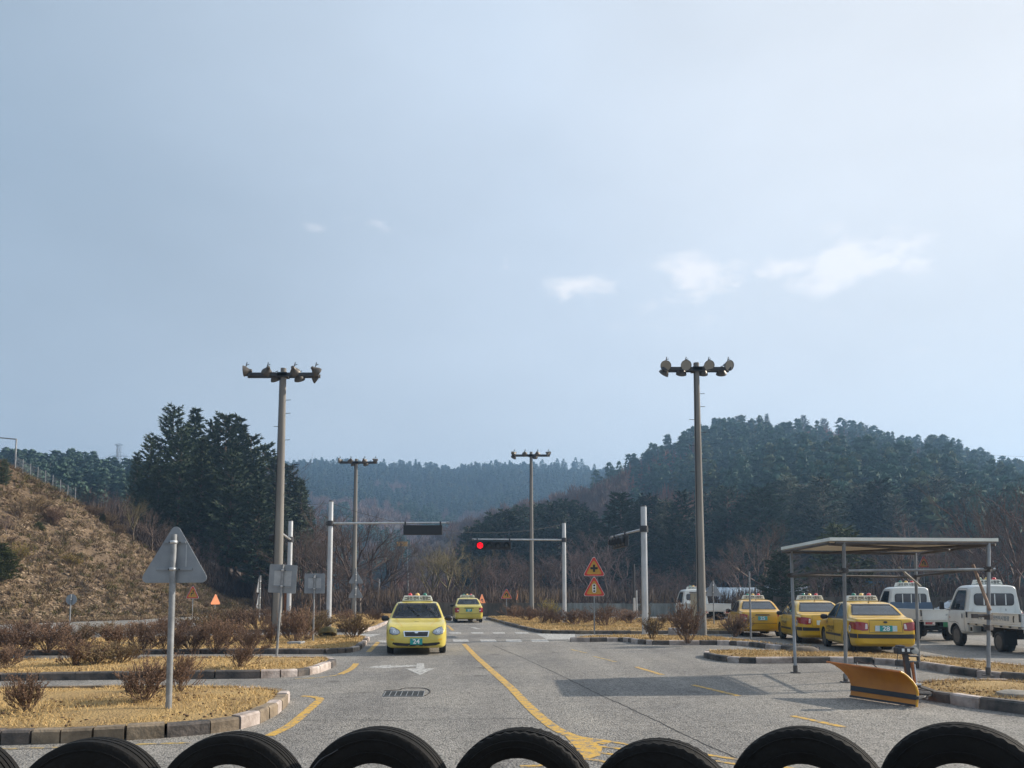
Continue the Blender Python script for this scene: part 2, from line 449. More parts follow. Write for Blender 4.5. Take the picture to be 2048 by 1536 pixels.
# ---- kerbed verges
def inset(P, d):
    n = len(P); out = []
    for i in range(n):
        a, b, c = P[i - 1], P[i], P[(i + 1) % n]
        e1 = (b - a).normalized(); e2 = (c - b).normalized()
        n1 = Vector((-e1.y, e1.x, 0)); n2 = Vector((-e2.y, e2.x, 0))
        m = (n1 + n2); m.normalize()
        k = max(.5, m.dot(n1)); out.append(b + m * (d / k))
    return out
GRASS_POLY = []
def verge(pts, seq, h=.15, step=1.0, seed=0, dens=0.0):
    """pts: ground points, counter-clockwise"""
    area = sum(pts[i - 1].x * pts[i].y - pts[i].x * pts[i - 1].y for i in range(len(pts)))
    if area < 0: pts = pts[::-1]
    P = [Vector((p.x, p.y, 0)) for p in pts]
    for _ in range(6):
        for i in range(len(P)):
            a, b, c = P[i - 1], P[i], P[(i + 1) % len(P)]
            if len(P) <= 6: break
            if (b - a).length < .28 or ((b - a).length < .9 and (c - b).length < 1.5 and (b - a).angle(c - b, 0) > R(105)): P.pop(i); break
    # round the corners
    for _ in range(2):
        Q = []
        for i in range(len(P)):
            a, b, c = P[i - 1], P[i], P[(i + 1) % len(P)]
            if R(32) < (b - a).angle(c - b, 0) < R(115):
                k = min(.3, .4 / max(.1, (b - a).length)); k2 = min(.3, .4 / max(.1, (c - b).length)); Q += [b.lerp(a, k), b.lerp(c, k2)]
            else: Q.append(b)
        P = Q
    I = inset(P, .16)
    rr = random.Random(seed)
    mb = MB()
    n = len(P); k = 0
    for i in range(n):
        a, b, ai, bi = P[i], P[(i + 1) % n], I[i], I[(i + 1) % n]
        L = (b - a).length
        if L < .02: continue
        cnt = max(1, round(L / (step * .75))) if L > step * .6 else 1
        for j in range(cnt):
            t0, t1 = j / cnt, (j + 1) / cnt
            g = .012 / L if cnt > 0 else 0
            q = [a.lerp(b, t0 + g), a.lerp(b, t1 - g), ai.lerp(bi, t1 - g), ai.lerp(bi, t0 + g)]
            dz = rr.uniform(-.012, .012); hh = h + dz
            off = Vector((rr.uniform(-.008, .008), rr.uniform(-.008, .008), 0))
            bot = [p + off for p in q]
            c = sum(bot, Vector()) / 4
            mid = [Vector((p.x, p.y, hh - .025)) for p in bot]
            # front edge chamfered
            inn = bot[3] - bot[0]; inn.normalize()
            top = [Vector((p.x, p.y, hh)) for p in bot]
            top[0] = top[0] + inn * .025; top[1] = top[1] + inn * .025
            mb.mi = seq(k, c, rr); k += 1
            vs = [Vector((p.x, p.y, -.01)) for p in bot] + mid + top
            mb.add(vs, [(0, 1, 5, 4), (4, 5, 9, 8), (1, 2, 6, 5), (5, 6, 10, 9), (2, 3, 7, 6), (6, 7, 11, 10), (3, 0, 4, 7), (7, 4, 8, 11), (8, 9, 10, 11)])
    o = mb.build('kerb', [M_KB, M_KW, M_KO]); tag(o, kind='structure')
    I2 = inset(P, .15)
    # turf: finely cut sheet with small undulation
    bm = bmesh.new()
    f = bm.faces.new([bm.verts.new((p.x, p.y, h - .02)) for p in I2])
    bmesh.ops.triangulate(bm, faces=[f])
    for _ in range(5):
        es = [e for e in bm.edges if e.calc_length() > 1.2]
        if not es: break
        bmesh.ops.subdivide_edges(bm, edges=es, cuts=1); bmesh.ops.triangulate(bm, faces=bm.faces[:])
    for v in bm.verts:
        if not v.is_boundary: v.co.z += .05 * noise.noise(v.co * .7) + .03
    me = bpy.data.meshes.new('verge'); bm.to_mesh(me); bm.free(); me.materials.append(M_LAWN)
    for p in me.polygons: p.use_smooth = True
    o = bpy.data.objects.new('verge', me); COL.objects.link(o); tag(o, kind='structure')
    if dens > 0: GRASS_POLY.append((I2, h, dens))
alt = lambda k, c, r: k % 2
def seqA(k, c, r):
    u, v = pix(c)
    if u < 95: return 0
    if u < 330: return 2
    if u < 395: return 0
    return 2 if (k % 3) else 1
def fl(*uv): return [G(u, v) for u, v in uv]
def tp(*uv): return [G(u, v, .15) for u, v in uv]
verge(fl((-500, 1496), (-150, 1494), (0, 1490), (120, 1487), (250, 1481), (330, 1476), (420, 1468), (480, 1459), (520, 1447), (555, 1429), (572, 1414), (580, 1402), (583, 1393)) +
      tp((578, 1382), (560, 1377), (520, 1373), (400, 1371), (200, 1372), (0, 1374), (-400, 1378)), seqA, .16, .55, 1, 1.0)
verge(fl((-500, 1366), (0, 1362), (150, 1360), (520, 1357), (560, 1355), (610, 1352), (640, 1346), (662, 1337), (676, 1328), (679, 1322)) +
      tp((672, 1315), (640, 1313), (500, 1312.5), (300, 1314), (0, 1319), (-400, 1326)), lambda k, c, r: (0 if pix(c)[0] < 480 else k % 3 > 0) * 1, .15, 1.1, 2, .8)
verge(fl((-500, 1316), (0, 1312), (300, 1309), (500, 1308), (650, 1308), (700, 1306), (720, 1300), (733, 1290), (740, 1280)) +
      tp((738, 1272), (700, 1270), (500, 1271), (200, 1275), (-300, 1282)), lambda k, c, r: 0 if pix(c)[0] < 690 else k % 2, .14, 1.0, 3, .6)
verge(fl((420, 1266), (600, 1265), (700, 1265), (725, 1264), (745, 1261), (760, 1255), (775, 1247), (786, 1240), (793, 1234)) +
      tp((790, 1228), (700, 1229), (500, 1234), (420, 1240)), lambda k, c, r: 1 if pix(c)[0] > 715 else 0, .14, 1.0, 4, .3)
verge(fl((228, 1269), (300, 1268), (400, 1267)) + tp((402, 1255), (300, 1258), (232, 1262)), alt, .14, 1.4, 5, .3)
# right side
verge(fl((1125, 1283.5), (1180, 1284), (1250, 1283), (1262, 1286), (1290, 1290), (1400, 1290), (1470, 1290), (1530, 1297), (1576, 1302), (1640, 1304)) +
      tp((1640, 1292), (1560, 1287), (1500, 1280), (1440, 1273), (1300, 1269.5), (1200, 1269.5), (1140, 1275)), alt, .15, 1.0, 6, .6)
verge(fl((1393, 1312), (1430, 1321), (1480, 1327.5), (1660, 1326), (1730, 1327), (1790, 1331), (1838, 1337), (1900, 1347), (1977, 1358), (2060, 1364), (2300, 1385)) +
      tp((2350, 1352), (2050, 1330), (1960, 1320), (1850, 1311), (1700, 1304.5), (1560, 1300.5), (1430, 1298), (1398, 1302)), alt, .15, 1.35, 7, .8)
verge(fl((1800, 1388), (1835, 1398), (1900, 1408), (1960, 1418), (2060, 1431), (2400, 1470)) +
      tp((2400, 1390), (2060, 1360), (1900, 1358), (1840, 1360), (1800, 1372)), alt, .16, .75, 8, 1.0)
# beyond the crossing, right
verge(fl((972, 1238), (990, 1243), (1010, 1249), (1040, 1257), (1068, 1264), (1090, 1267.5), (1150, 1268), (1300, 1268), (1440, 1268), (1480, 1268)) +
      tp((1480, 1240), (1300, 1237), (1100, 1234), (1000, 1232), (975, 1233)), lambda k, c, r: 0 if (k % 3) else 2, .14, 1.2, 9, .4)

# dry grass blades on the verges (nobody could count them)
def inside(P, x, y):
    c = False; n = len(P); j = n - 1
    for i in range(n):
        if (P[i].y > y) != (P[j].y > y) and x < (P[j].x - P[i].x) * (y - P[i].y) / (P[j].y - P[i].y) + P[i].x: c = not c
        j = i
    return c
V, T = [], []
for (P, h, dens) in GRASS_POLY:
    x0, x1 = max(min(p.x for p in P), -24), min(max(p.x for p in P), 24); y0, y1 = min(p.y for p in P), max(p.y for p in P)
    N = int((x1 - x0) * (y1 - y0) * 560 * dens)
    for _ in range(N):
        x, y = rnd.uniform(x0, x1), rnd.uniform(y0, y1)
        if noise.noise(Vector((x * 1.3, y * 1.3, 0))) < -.32: continue
        if not inside(P, x, y): continue
        s = max(1.0, y / 11); w = .005 * s
        a = rnd.uniform(0, PI); L = rnd.uniform(.010, .042) * (.75 + .25 * s); dx, dy = math.cos(a) * w, math.sin(a) * w
        k = len(V); ox, oy = rnd.gauss(0, .03), rnd.gauss(0, .03); z = h + .0
        V += [(x - dx, y - dy, z), (x + dx, y + dy, z), (x + ox, y + oy, z + L + .02)]; T.append((k, k + 1, k + 2))
M_BLADE = mat('dry_grass_blade', (.56, .385, .165), .9, island=.4)
go = np_mesh('dry_grass', V, T, M_BLADE); tag(go, 'short straw coloured winter grass covering the kerbed verges', 'grass', kind='stuff')

# ------------------------------------------------------------------ hills
def interp(tab, u):
    if u <= tab[0][0]: return tab[0][1]
    for (a, va), (b, vb) in zip(tab, tab[1:]):
        if u <= b: return va + (vb - va) * (u - a) / (b - a)
    return tab[-1][1]
class Hill:
    def __init__(s, base, crest, vtab, treeh, expo=1.0, amp=1.0, nsc=.03, back=.5, z0=0.0, ends=(-1e6, 1e6), fw=120):
        s.ul, s.ur = ends; s.fw = fw
        s.base, s.crest, s.vtab, s.th, s.expo, s.amp, s.nsc, s.back, s.z0 = base, crest, vtab, treeh, expo, amp, nsc, back, z0
    def pt(s, u, t):
        Yb = interp(s.base, u); Yc = interp(s.crest, u); v = interp(s.vtab, u)
        zc = max(.3, AT(u, v, Yc).z - s.th)
        fd = min(1, max(0, (u - s.ul) / s.fw)) * min(1, max(0, (s.ur - u) / s.fw)); fd = fd * fd * (3 - 2 * fd)
        zc = -1 + (zc + 1) * fd
        Y = Yb + (Yc - Yb) * t
        if t <= 1: z = s.z0 + (zc - s.z0) * (t ** s.expo)
        else: z = zc - (t - 1) * (Yc - Yb) * s.back
        k = (u - 1024) / F / math.cos(PITCH)
        x = (u - 1024) / F * (Y * math.cos(PITCH) + (z - CAM_H) * math.sin(PITCH))
        nn = noise.fractal(Vector((x * s.nsc, Y * s.nsc, 3.1)), 1.0, 2.0, 4)
        w = min(1, 4 * t) * (1 if t > 1 else max(.25, min(1, 3 * (1.02 - t))))
        return Vector((x, Y, z + s.amp * nn * w))
    def mesh(s, name, u0, u1, nu, ntt, tmax, m):
        V, Q = [], []
        for i in range(nu + 1):
            for j in range(ntt + 1):
                V.append(s.pt(u0 + (u1 - u0) * i / nu, tmax * j / ntt))
        for i in range(nu):
            for j in range(ntt):
                a = i * (ntt + 1) + j; Q.append((a, a + ntt + 1, a + ntt + 2, a + 1))
        o = np_mesh(name, [tuple(p) for p in V], Q, m); o.data.polygons.foreach_set('use_smooth', [True] * len(Q))
        tag(o, kind='structure'); return o
M_BANK = mat('embankment_scree', (.19, .13, .078), .95, col2=(.10, .068, .040), scale=.7, bump=1.0, bscale=3.2, contrast=1.1, stretch=(1, .55, 1.3), detail=12, bdist=.35)
M_FLOOR = mat('woodland_floor', (.085, .06, .045), .95, var=.5, scale=.12, bump=.6, bscale=.6, bdist=.3)
bank = Hill([(-900, 33), (0, 44), (270, 52), (400, 60), (560, 76), (640, 90)],
            [(-900, 43), (0, 56.5), (50, 58.5), (150, 60), (300, 66), (400, 70), (560, 82), (640, 96)],
            [(-900, 880), (-200, 890), (0, 922), (45, 943), (110, 975), (150, 1000), (200, 1036), (250, 1066), (290, 1092), (340, 1130), (390, 1162), (450, 1190), (520, 1205), (640, 1210)], .1, 1.0, .55, .25, back=-.02)
bank.mesh('embankment', -900, 640, 150, 60, 2.2, M_BANK)
ridgeL = Hill([(-500, 80), (700, 110)], [(-500, 190), (700, 240)], [(-500, 900), (0, 905), (60, 905), (170, 912), (230, 925), (330, 930), (700, 960)], 9, 1.0, 3, .02, ends=(-2000, 700), fw=330)
ridgeL.mesh('hill', -500, 700, 50, 30, 1.5, M_FLOOR)
ridgeC = Hill([(300, 330), (1500, 330)], [(300, 640), (700, 660), (1500, 640)], [(300, 930), (560, 926), (620, 922), (700, 920), (800, 924), (900, 934), (1000, 925), (1100, 934), (1200, 940), (1500, 950)], 11, .9, 9, .012)
ridgeC.mesh('hill', 300, 1500, 70, 30, 1.4, M_FLOOR)
ridgeR = Hill([(1060, 160), (1130, 150), (1250, 122), (1500, 108), (2048, 96), (2700, 90)], [(1130, 300), (1400, 290), (1700, 300), (2048, 290), (2700, 280)],
              [(1130, 985), (1190, 950), (1225, 930), (1280, 905), (1330, 882), (1400, 852), (1460, 838), (1560, 832), (1640, 838), (1700, 848), (1760, 862), (1830, 882), (1880, 876), (1910, 885), (1960, 905), (2040, 930), (2300, 930), (2700, 960)], 12.5, 1.0, 5, .018, ends=(1060, 1e6), fw=110)
ridgeR.mesh('hill', 1060, 2700, 100, 36, 1.4, M_FLOOR)
# low spurs in the valley
spurM = Hill([(560, 140), (1250, 125)], [(560, 230), (800, 260), (1250, 190)], [(560, 1100), (700, 1070), (800, 1085), (840, 1072), (870, 1052), (920, 1030), (1000, 1005), (1080, 985), (1150, 965), (1250, 930)], 5, 1.0, 3, .03, ends=(770, 1e6), fw=60)
spurM.mesh('hill', 770, 1250, 50, 24, 1.5, mat('valley_scrub_ground', (.15, .10, .07), .95, var=.5, scale=.25, bump=.7, bscale=1.5, bdist=.3))
spurN = Hill([(540, 230), (1000, 230)], [(540, 420), (1000, 420)], [(540, 1000), (640, 985), (760, 985), (850, 1010), (930, 1040), (1000, 1050)], 8, 1.0, 5, .02, ends=(440, 1060), fw=90)
spurN.mesh('hill', 440, 1060, 40, 20, 1.5, M_FLOOR)

# tree templates for the far woods
def tmpl_conifer(seed, n=150):
    r = random.Random(seed); V, T = [], []
    layers = 11
    for i in range(n):
        L = r.random() ** .8; L = (int(L * layers) + r.uniform(0, .35)) / layers
        z = .16 + .84 * L
        rad = (1 - L) ** .62 * (.75 + .25 * math.sin(L * 9 + seed)) + .05
        a = r.uniform(0, 2 * PI); q = r.uniform(.35, 1) ** .6 * rad
        c = Vector((math.cos(a) * q, math.sin(a) * q, z - .05 * q))
        s = r.uniform(.16, .32) * (1 - .35 * L)
        out = Vector((math.cos(a), math.sin(a), 0)); tan = Vector((-out.y, out.x, 0))
        tip = c + out * s * 1.1 + Vector((0, 0, r.uniform(-.02, .045)))
        k = len(V)
        V += [c + tan * s * .8 + Vector((0, 0, r.uniform(-.02, .02))), c - tan * s * .8, tip, c + Vector((0, 0, .06)) - out * s * .3]; T += [(k, k + 1, k + 2), (k, k + 1, k + 3)]
    k = len(V)
    V += [Vector((-.03, 0, 0)), Vector((.03, 0, 0)), Vector((0, .03, 0)), Vector((0, 0, .95))]; T += [(k, k + 1, k + 3), (k + 1, k + 2, k + 3), (k + 2, k, k + 3)]
    return np.array([tuple(p) for p in V]), np.array(T)
def tmpl_bare(seed, n=120):
    r = random.Random(seed); V, T = [], []
    for i in range(n):
        th = r.uniform(0, 2 * PI); ph = r.uniform(.05, 1.15)
        d = Vector((math.sin(ph) * math.cos(th), math.sin(ph) * math.sin(th), math.cos(ph)))
        s = r.uniform(.15, .75); b = Vector((d.x * .9, d.y * .9, .28 + d.z * .68)) * 1.0
        p0 = Vector((0, 0, .25)).lerp(b, s); p1 = p0 + (d + Vector((r.uniform(-.5, .5), r.uniform(-.5, .5), .35))).normalized() * r.uniform(.14, .3)
        w = Vector((r.uniform(-1, 1), r.uniform(-1, 1), 0)).normalized() * r.uniform(.012, .045)
        k = len(V); V += [p0 - w, p0 + w, p1]; T.append((k, k + 1, k + 2))
    k = len(V)
    V += [Vector((-.03, 0, 0)), Vector((.03, 0, 0)), Vector((0, .03, 0)), Vector((0, 0, .8))]; T += [(k, k + 1, k + 3), (k + 1, k + 2, k + 3), (k + 2, k, k + 3)]
    return np.array([tuple(p) for p in V]), np.array(T)
CON = [tmpl_conifer(i) for i in range(6)]
BAR = [tmpl_bare(i + 20) for i in range(5)]
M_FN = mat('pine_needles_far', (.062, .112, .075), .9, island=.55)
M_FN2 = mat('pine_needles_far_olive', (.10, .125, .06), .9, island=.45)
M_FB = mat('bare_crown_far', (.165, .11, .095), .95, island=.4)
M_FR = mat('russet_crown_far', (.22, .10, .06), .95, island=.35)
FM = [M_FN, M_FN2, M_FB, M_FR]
def forest(name, hill, n, u0, u1, t0, t1, hh, rr, kindfn, label, seed, tb=1.0):
    r = random.Random(seed); Vs, Ts, Ms = [], [], []; off = 0
    for i in range(n):
        u = r.uniform(u0, u1); t = t0 + (t1 - t0) * r.random() ** tb
        p = hill.pt(u, t); k = kindfn(u, t, r, p)
        if k is None: continue
        tv, tt = (CON if k < 2 else BAR)[r.randrange(5)]
        H = r.uniform(*hh) * (1.0 if k < 2 else .8); Rd = r.uniform(*rr) * (1.0 if k < 2 else 1.25)
        a = r.uniform(0, 2 * PI); c, s = math.cos(a), math.sin(a)
        v = tv * np.array([Rd, Rd, H]); v = np.stack([v[:, 0] * c - v[:, 1] * s + p.x, v[:, 0] * s + v[:, 1] * c + p.y, v[:, 2] + p.z - .4], 1)
        Vs.append(v); Ts.append(tt + off); Ms += [k] * len(tt); off += len(v)
    o = np_mesh(name, np.concatenate(Vs), np.concatenate(Ts), FM, mi=Ms)
    tag(o, label, 'woodland', kind='stuff'); return o
def kR(u, t, r, p):
    f = noise.noise(Vector((p.x * .02, p.y * .02, 5)))
    if u < 1400 and t > .55 and f > -.22: return 3 if r.random() < .75 else 0
    if u < 1300 and t < .75: return 2 if r.random() < .8 else 0
    if f > .33: return 3
    return 1 if r.random() < .18 else 0
forest('pine_forest', ridgeR, 2600, 1090, 2450, .0, 1.02, (10, 16), (2.6, 5.0), kR, 'dense dark pine wood covering the rounded hill at right', 3)
def kC(u, t, r, p):
    v = pix(p)[1]; f = noise.noise(Vector((p.x * .012, p.y * .012, 9)))
    if t < .5 and f > .0: return 2
    return 2 if f > .38 else (1 if r.random() < .15 else 0)
forest('pine_forest', ridgeC, 3200, 480, 1350, .15, 1.02, (11, 16), (3.2, 5.2), kC, 'bluish far off pine wood along the central ridge', 4)
forest('pine_forest', ridgeL, 800, -300, 640, .25, 1.03, (9, 12), (2.8, 4.2), lambda u, t, r, p: 0 if r.random() < .85 else 2, 'dark wood on the skyline behind the scree embankment', 5)
forest('mixed_woodland', spurN, 1000, 500, 1000, .0, 1.02, (7, 11), (2.6, 4.2), lambda u, t, r, p: 2 if noise.noise(p * .03) > -.12 else 0, 'brown and green wood in the hazy valley between the hills', 6)
forest('bare_woodland', spurM, 1000, 790, 1250, .0, 1.0, (4, 7.5), (1.6, 2.8), lambda u, t, r, p: (None if (u < 900 and r.random() < .45) else (2 if r.random() < .9 else 3)), 'leafless scrub wood on the low spur in the valley', 8)
# ------------------------------------------------------------------ trees and bushes
ORD = ['first', 'second', 'third', 'fourth', 'fifth', 'sixth', 'seventh', 'eighth', 'ninth', 'tenth', 'eleventh', 'twelfth', 'thirteenth', 'fourteenth', 'fifteenth', 'sixteenth', 'seventeenth', 'eighteenth', 'nineteenth', 'twentieth']
M_BARK = mat('bark', (.115, .085, .065), .95, var=.4, scale=6, bump=.8, bscale=14, stretch=(1, 1, .2))
M_BARKG = mat('pale_bark', (.22, .18, .15), .95, var=.4, scale=6, bump=.8, bscale=14, stretch=(1, 1, .2))
M_TWIG = mat('twigs_grey_brown', (.10, .068, .052), .95, island=.35)
M_TWIGO = mat('twigs_olive', (.15, .12, .055), .95, island=.35)
M_TWIGM = mat('twigs_mauve', (.125, .085, .075), .95, island=.3)
M_NEED = mat('pine_needles', (.034, .052, .024), .85, island=.5)
M_NEEDY = mat('pine_needles_bright', (.10, .115, .035), .85, island=.45)
M_BST = mat('bush_stems', (.14, .09, .065), .9, island=.3)
M_BLF = mat('bush_dry_leaves_red', (.195, .11, .062), .85, island=.45)
M_BLO = mat('bush_dry_leaves_olive', (.20, .14, .055), .85, island=.45)
M_BLY = mat('bush_yellow_flowers', (.42, .33, .05), .85, island=.4)

def sticks(segs):                      # list of (p0,p1,r0,r1) -> 3-sided tubes
    S = np.array([(*a, *b, c, d) for a, b, c, d in segs], float)
    p0, p1, r0, r1 = S[:, :3], S[:, 3:6], S[:, 6:7], S[:, 7:8]
    d = p1 - p0; d /= np.linalg.norm(d, axis=1, keepdims=True) + 1e-9
    h = np.where(np.abs(d[:, 2:3]) < .9, np.array([[0, 0, 1.]]), np.array([[1., 0, 0]]))
    a = np.cross(d, h); a /= np.linalg.norm(a, axis=1, keepdims=True); b = np.cross(d, a)
    V = np.empty((len(S), 6, 3))
    for i in range(3):
        t = 2 * PI * i / 3; o = a * math.cos(t) + b * math.sin(t)
        V[:, i] = p0 + o * r0; V[:, 3 + i] = p1 + o * r1
    base = (np.arange(len(S)) * 6)[:, None]
    T = np.concatenate([base + np.array([[i, (i + 1) % 3, 3 + (i + 1) % 3, 3 + i]]) for i in range(3)])
    return V.reshape(-1, 3), T
def grow(r, p, d, L, rad, depth, segs, kinks=3, spread=.6, up=.12, nb=(3, 5), shrink=.62):
    q = p.copy(); dd = d.copy(); pts = [q.copy()]
    for i in range(kinks):
        dd = (dd + Vector((r.gauss(0, .16), r.gauss(0, .16), r.gauss(0, .1) + up * .5))).normalized()
        n = q + dd * (L / kinks)
        segs.append((tuple(q), tuple(n), rad * (1 - .5 * i / kinks), rad * (1 - .5 * (i + 1) / kinks))); q = n; pts.append(q.copy())
    if depth == 0: return
    for i in range(r.randint(*nb)):
        t = r.uniform(.3, 1.0); k = min(kinks - 1, int(t * kinks)); base = pts[k].lerp(pts[k + 1], t * kinks - k)
        ax = dd.orthogonal().normalized(); ax.rotate(Matrix.Rotation(r.uniform(0, 2 * PI), 3, dd))
        nd = (dd * math.cos(spread) + ax * math.sin(spread) * r.uniform(.6, 1.3) + Vector((0, 0, up))).normalized()
        grow(r, base, nd, L * shrink * r.uniform(.75, 1.15), max(rad * .5, .006), depth - 1, segs, max(1, kinks - 1) if depth < 2 else kinks, spread, up, nb, shrink)
def clip_name(base): return base
PROTO = {}
def bare_tree_proto(key, seed, H, spread, m, trunk_m, depth=5, lowfork=.28):
    r = random.Random(seed); segs = []; trunk = []
    p = Vector((0, 0, -.1)); d = Vector((0, 0, 1)); th = H * lowfork; rad = H * .017
    q = p
    for i in range(4):
        n = q + Vector((r.gauss(0, .05), r.gauss(0, .05), 1)) * (th / 4); trunk.append((tuple(q), tuple(n), rad * (1.25 - .1 * i), rad * (1.15 - .1 * i))); q = n
    top = q
    for i in range(r.randint(5, 7)):
        a = i * 2.4 + r.uniform(-.4, .4); s = r.uniform(.15, 1) * spread
        nd = Vector((math.cos(a) * math.sin(s), math.sin(a) * math.sin(s), math.cos(s)))
        grow(r, Vector(trunk[r.randint(2, 3)][1]) if i else top, nd, H * r.uniform(.3, .42), rad * .6, depth - 1, segs, 3, .55, .10, (3, 4), .66)
    V, T = sticks(segs); mz = max(v[2] for v in V); V = V * np.array([1, 1, H / mz])
    root = empty('bare_tree')
    c = np_mesh('crown', V, T, m, root)
    V, T = sticks(trunk); t = np_mesh('trunk', V * np.array([1, 1, H / mz]), T, trunk_m, root)
    PROTO[key] = (root, H, [c, t]); return root
USED = set()
def place(key, loc, rz, sc, name=None):
    root, H, ch = PROTO[key]
    if key not in USED: USED.add(key); o = root
    else:
        o = root.copy(); COL.objects.link(o)
        for c in ch:
            cc = c.copy(); COL.objects.link(cc); cc.parent = o
    o.location = loc; o.rotation_euler = (0, 0, rz)
    o.scale = sc if isinstance(sc, (tuple, list)) else (sc, sc, sc)
    if name: o.name = name
    return o

for i, (sp, m, tm) in enumerate(((.95, M_TWIG, M_BARK), (.75, M_TWIG, M_BARK), (1.1, M_TWIG, M_BARK), (.9, M_TWIGO, M_BARK), (.7, M_TWIGM, M_BARKG), (1.0, M_TWIGM, M_BARK))):
    bare_tree_proto('bare%d' % i, 40 + i, 8.0, sp, m, tm)

def pine_proto(key, seed, H, rad, m, bare=.22, dens=1.0, blunt=.6):
    r = random.Random(seed); tr = []; br = []; V = []; T = []
    q = Vector((0, 0, -.2)); N = 8
    for i in range(N):
        n = q + Vector((r.gauss(0, .06), r.gauss(0, .06), (H * .97) / N)); r0 = H * .016 * (1 - i / N) + .03; tr.append((tuple(q), tuple(n), r0, r0 * .85)); q = n
    z = H * bare; step = H * .033
    while z < H * .985:
        f = (z - H * bare) / (H * (1 - bare))
        env = rad * ((1 - f) ** blunt) * (.55 + .45 * min(1, f * 4)) + .25
        k = r.randint(5, 7); a0 = r.uniform(0, 6.28)
        for j in range(k):
            a = a0 + j * 2 * PI / k + r.uniform(-.3, .3); L = env * r.uniform(.6, 1.15)
            d = Vector((math.cos(a), math.sin(a), 0)); zz = z + r.uniform(-.2, .2); rise = L * (.10 + .4 * f)
            p1 = d * L + Vector((0, 0, zz + rise)); br.append(((0, 0, zz), tuple(p1), .05, .015))
            tan = Vector((-d.y, d.x, 0))
            nc = max(4, int(L * 5.2 * dens))
            for c in range(nc):
                s = .25 + .75 * (c + r.random()) / nc
                w = L * .26 * (1.25 - s * .6)
                c0 = d * (L * s) + tan * r.uniform(-w, w) + Vector((0, 0, zz + rise * s * s + r.uniform(-.12, .16)))
                sz = r.uniform(.30, .52) * (H / 15) ** .5
                for q_ in range(5):
                    e = Vector((r.gauss(0, 1), r.gauss(0, 1), r.gauss(.45, .5))).normalized(); g = e.orthogonal().normalized() * sz * .26
                    n0 = len(V); V += [c0 - g, c0 + g, c0 + (e + d * .5) * sz]; T.append((n0, n0 + 1, n0 + 2))
        z += step * r.uniform(.8, 1.2)
    root = empty('pine_tree')
    c = np_mesh('crown', [tuple(p) for p in V], T, m, root)
    sv_, st = sticks(tr + br); t = np_mesh('trunk', sv_, st, M_BARK, root)
    PROTO[key] = (root, H, [c, t]); return root
pine_proto('pine0', 1, 18, 3.6, M_NEED); pine_proto('pine1', 2, 18, 3.1, M_NEED, .2, 1.0, .75)
pine_proto('pine2', 3, 18, 4.0, M_NEED, .25, 1.0, .5); pine_proto('pine3', 5, 12, 3.2, M_NEED, .15, 1.2, .55)
pine_proto('pineY', 8, 6, 2.2, M_NEEDY, .12, 2.2, .7)

def bush_proto(key, seed, m, nst=26, leaf=1.0, upright=.85, ms=None):
    r = random.Random(seed); segs = []; V = []; T = []
    for i in range(nst):
        a = r.uniform(0, 2 * PI); s = r.uniform(.15, 1.3) * upright
        d = Vector((math.cos(a) * math.sin(s), math.sin(a) * math.sin(s), math.cos(s)))
        grow(r, Vector((d.x * .06, d.y * .06, -.03)), d, r.uniform(.32, .5) * (1 + .35 * math.sin(s)), .008, 2, segs, 3, .42, .14, (3, 5), .62)
    ends = [s for s in segs if s[3] < .007]
    P = np.array([s[1] for s in segs]); mz = P[:, 2].max(); mx = np.abs(P[:, :2]).max()
    for s in ends:
        for q in range(3 if r.random() < leaf else 0):
            c = Vector(s[1]).lerp(Vector(s[0]), r.random() * .7); e = Vector((r.gauss(0, 1), r.gauss(0, 1), r.gauss(.6, .6))).normalized(); g = e.orthogonal().normalized() * .010
            n0 = len(V); V += [c - g, c + g, c + e * r.uniform(.025, .045)]; T.append((n0, n0 + 1, n0 + 2))
    sc = np.array([.5 / mx, .5 / mx, 1 / mz])
    root = empty('bush')
    sv_, st = sticks(segs); a = np_mesh('stems', sv_ * sc, st, ms or M_BST, root)
    b = np_mesh('twig_tips', np.array([tuple(p) for p in V]) * sc, T, m, root)
    PROTO[key] = (root, 1.0, [a, b])
for i in range(4): bush_proto('red%d' % i, 60 + i, M_BLF)
for i in range(2): bush_proto('oli%d' % i, 70 + i, M_BLO, 26, 1.0, .8)
bush_proto('yel0', 80, M_BLY, 26, 1.0, .8); bush_proto('std0', 82, M_BLO, 16, 1.0, .55)

def bush(u, v, w, h, z0, key, label, group=None, name='bush', cat='bush'):
    p = G(u, v, z0); k = p.y / F / math.cos(PITCH)
    o = place(key, p, rnd.uniform(0, 6.28), (w * k * rnd.uniform(1.15, 1.45), w * k * rnd.uniform(1.0, 1.45), h * k * rnd.uniform(1.0, 1.15)), name)
    o.rotation_euler[0] = rnd.uniform(-.12, .12)
    tag(o, label, cat, group); return o
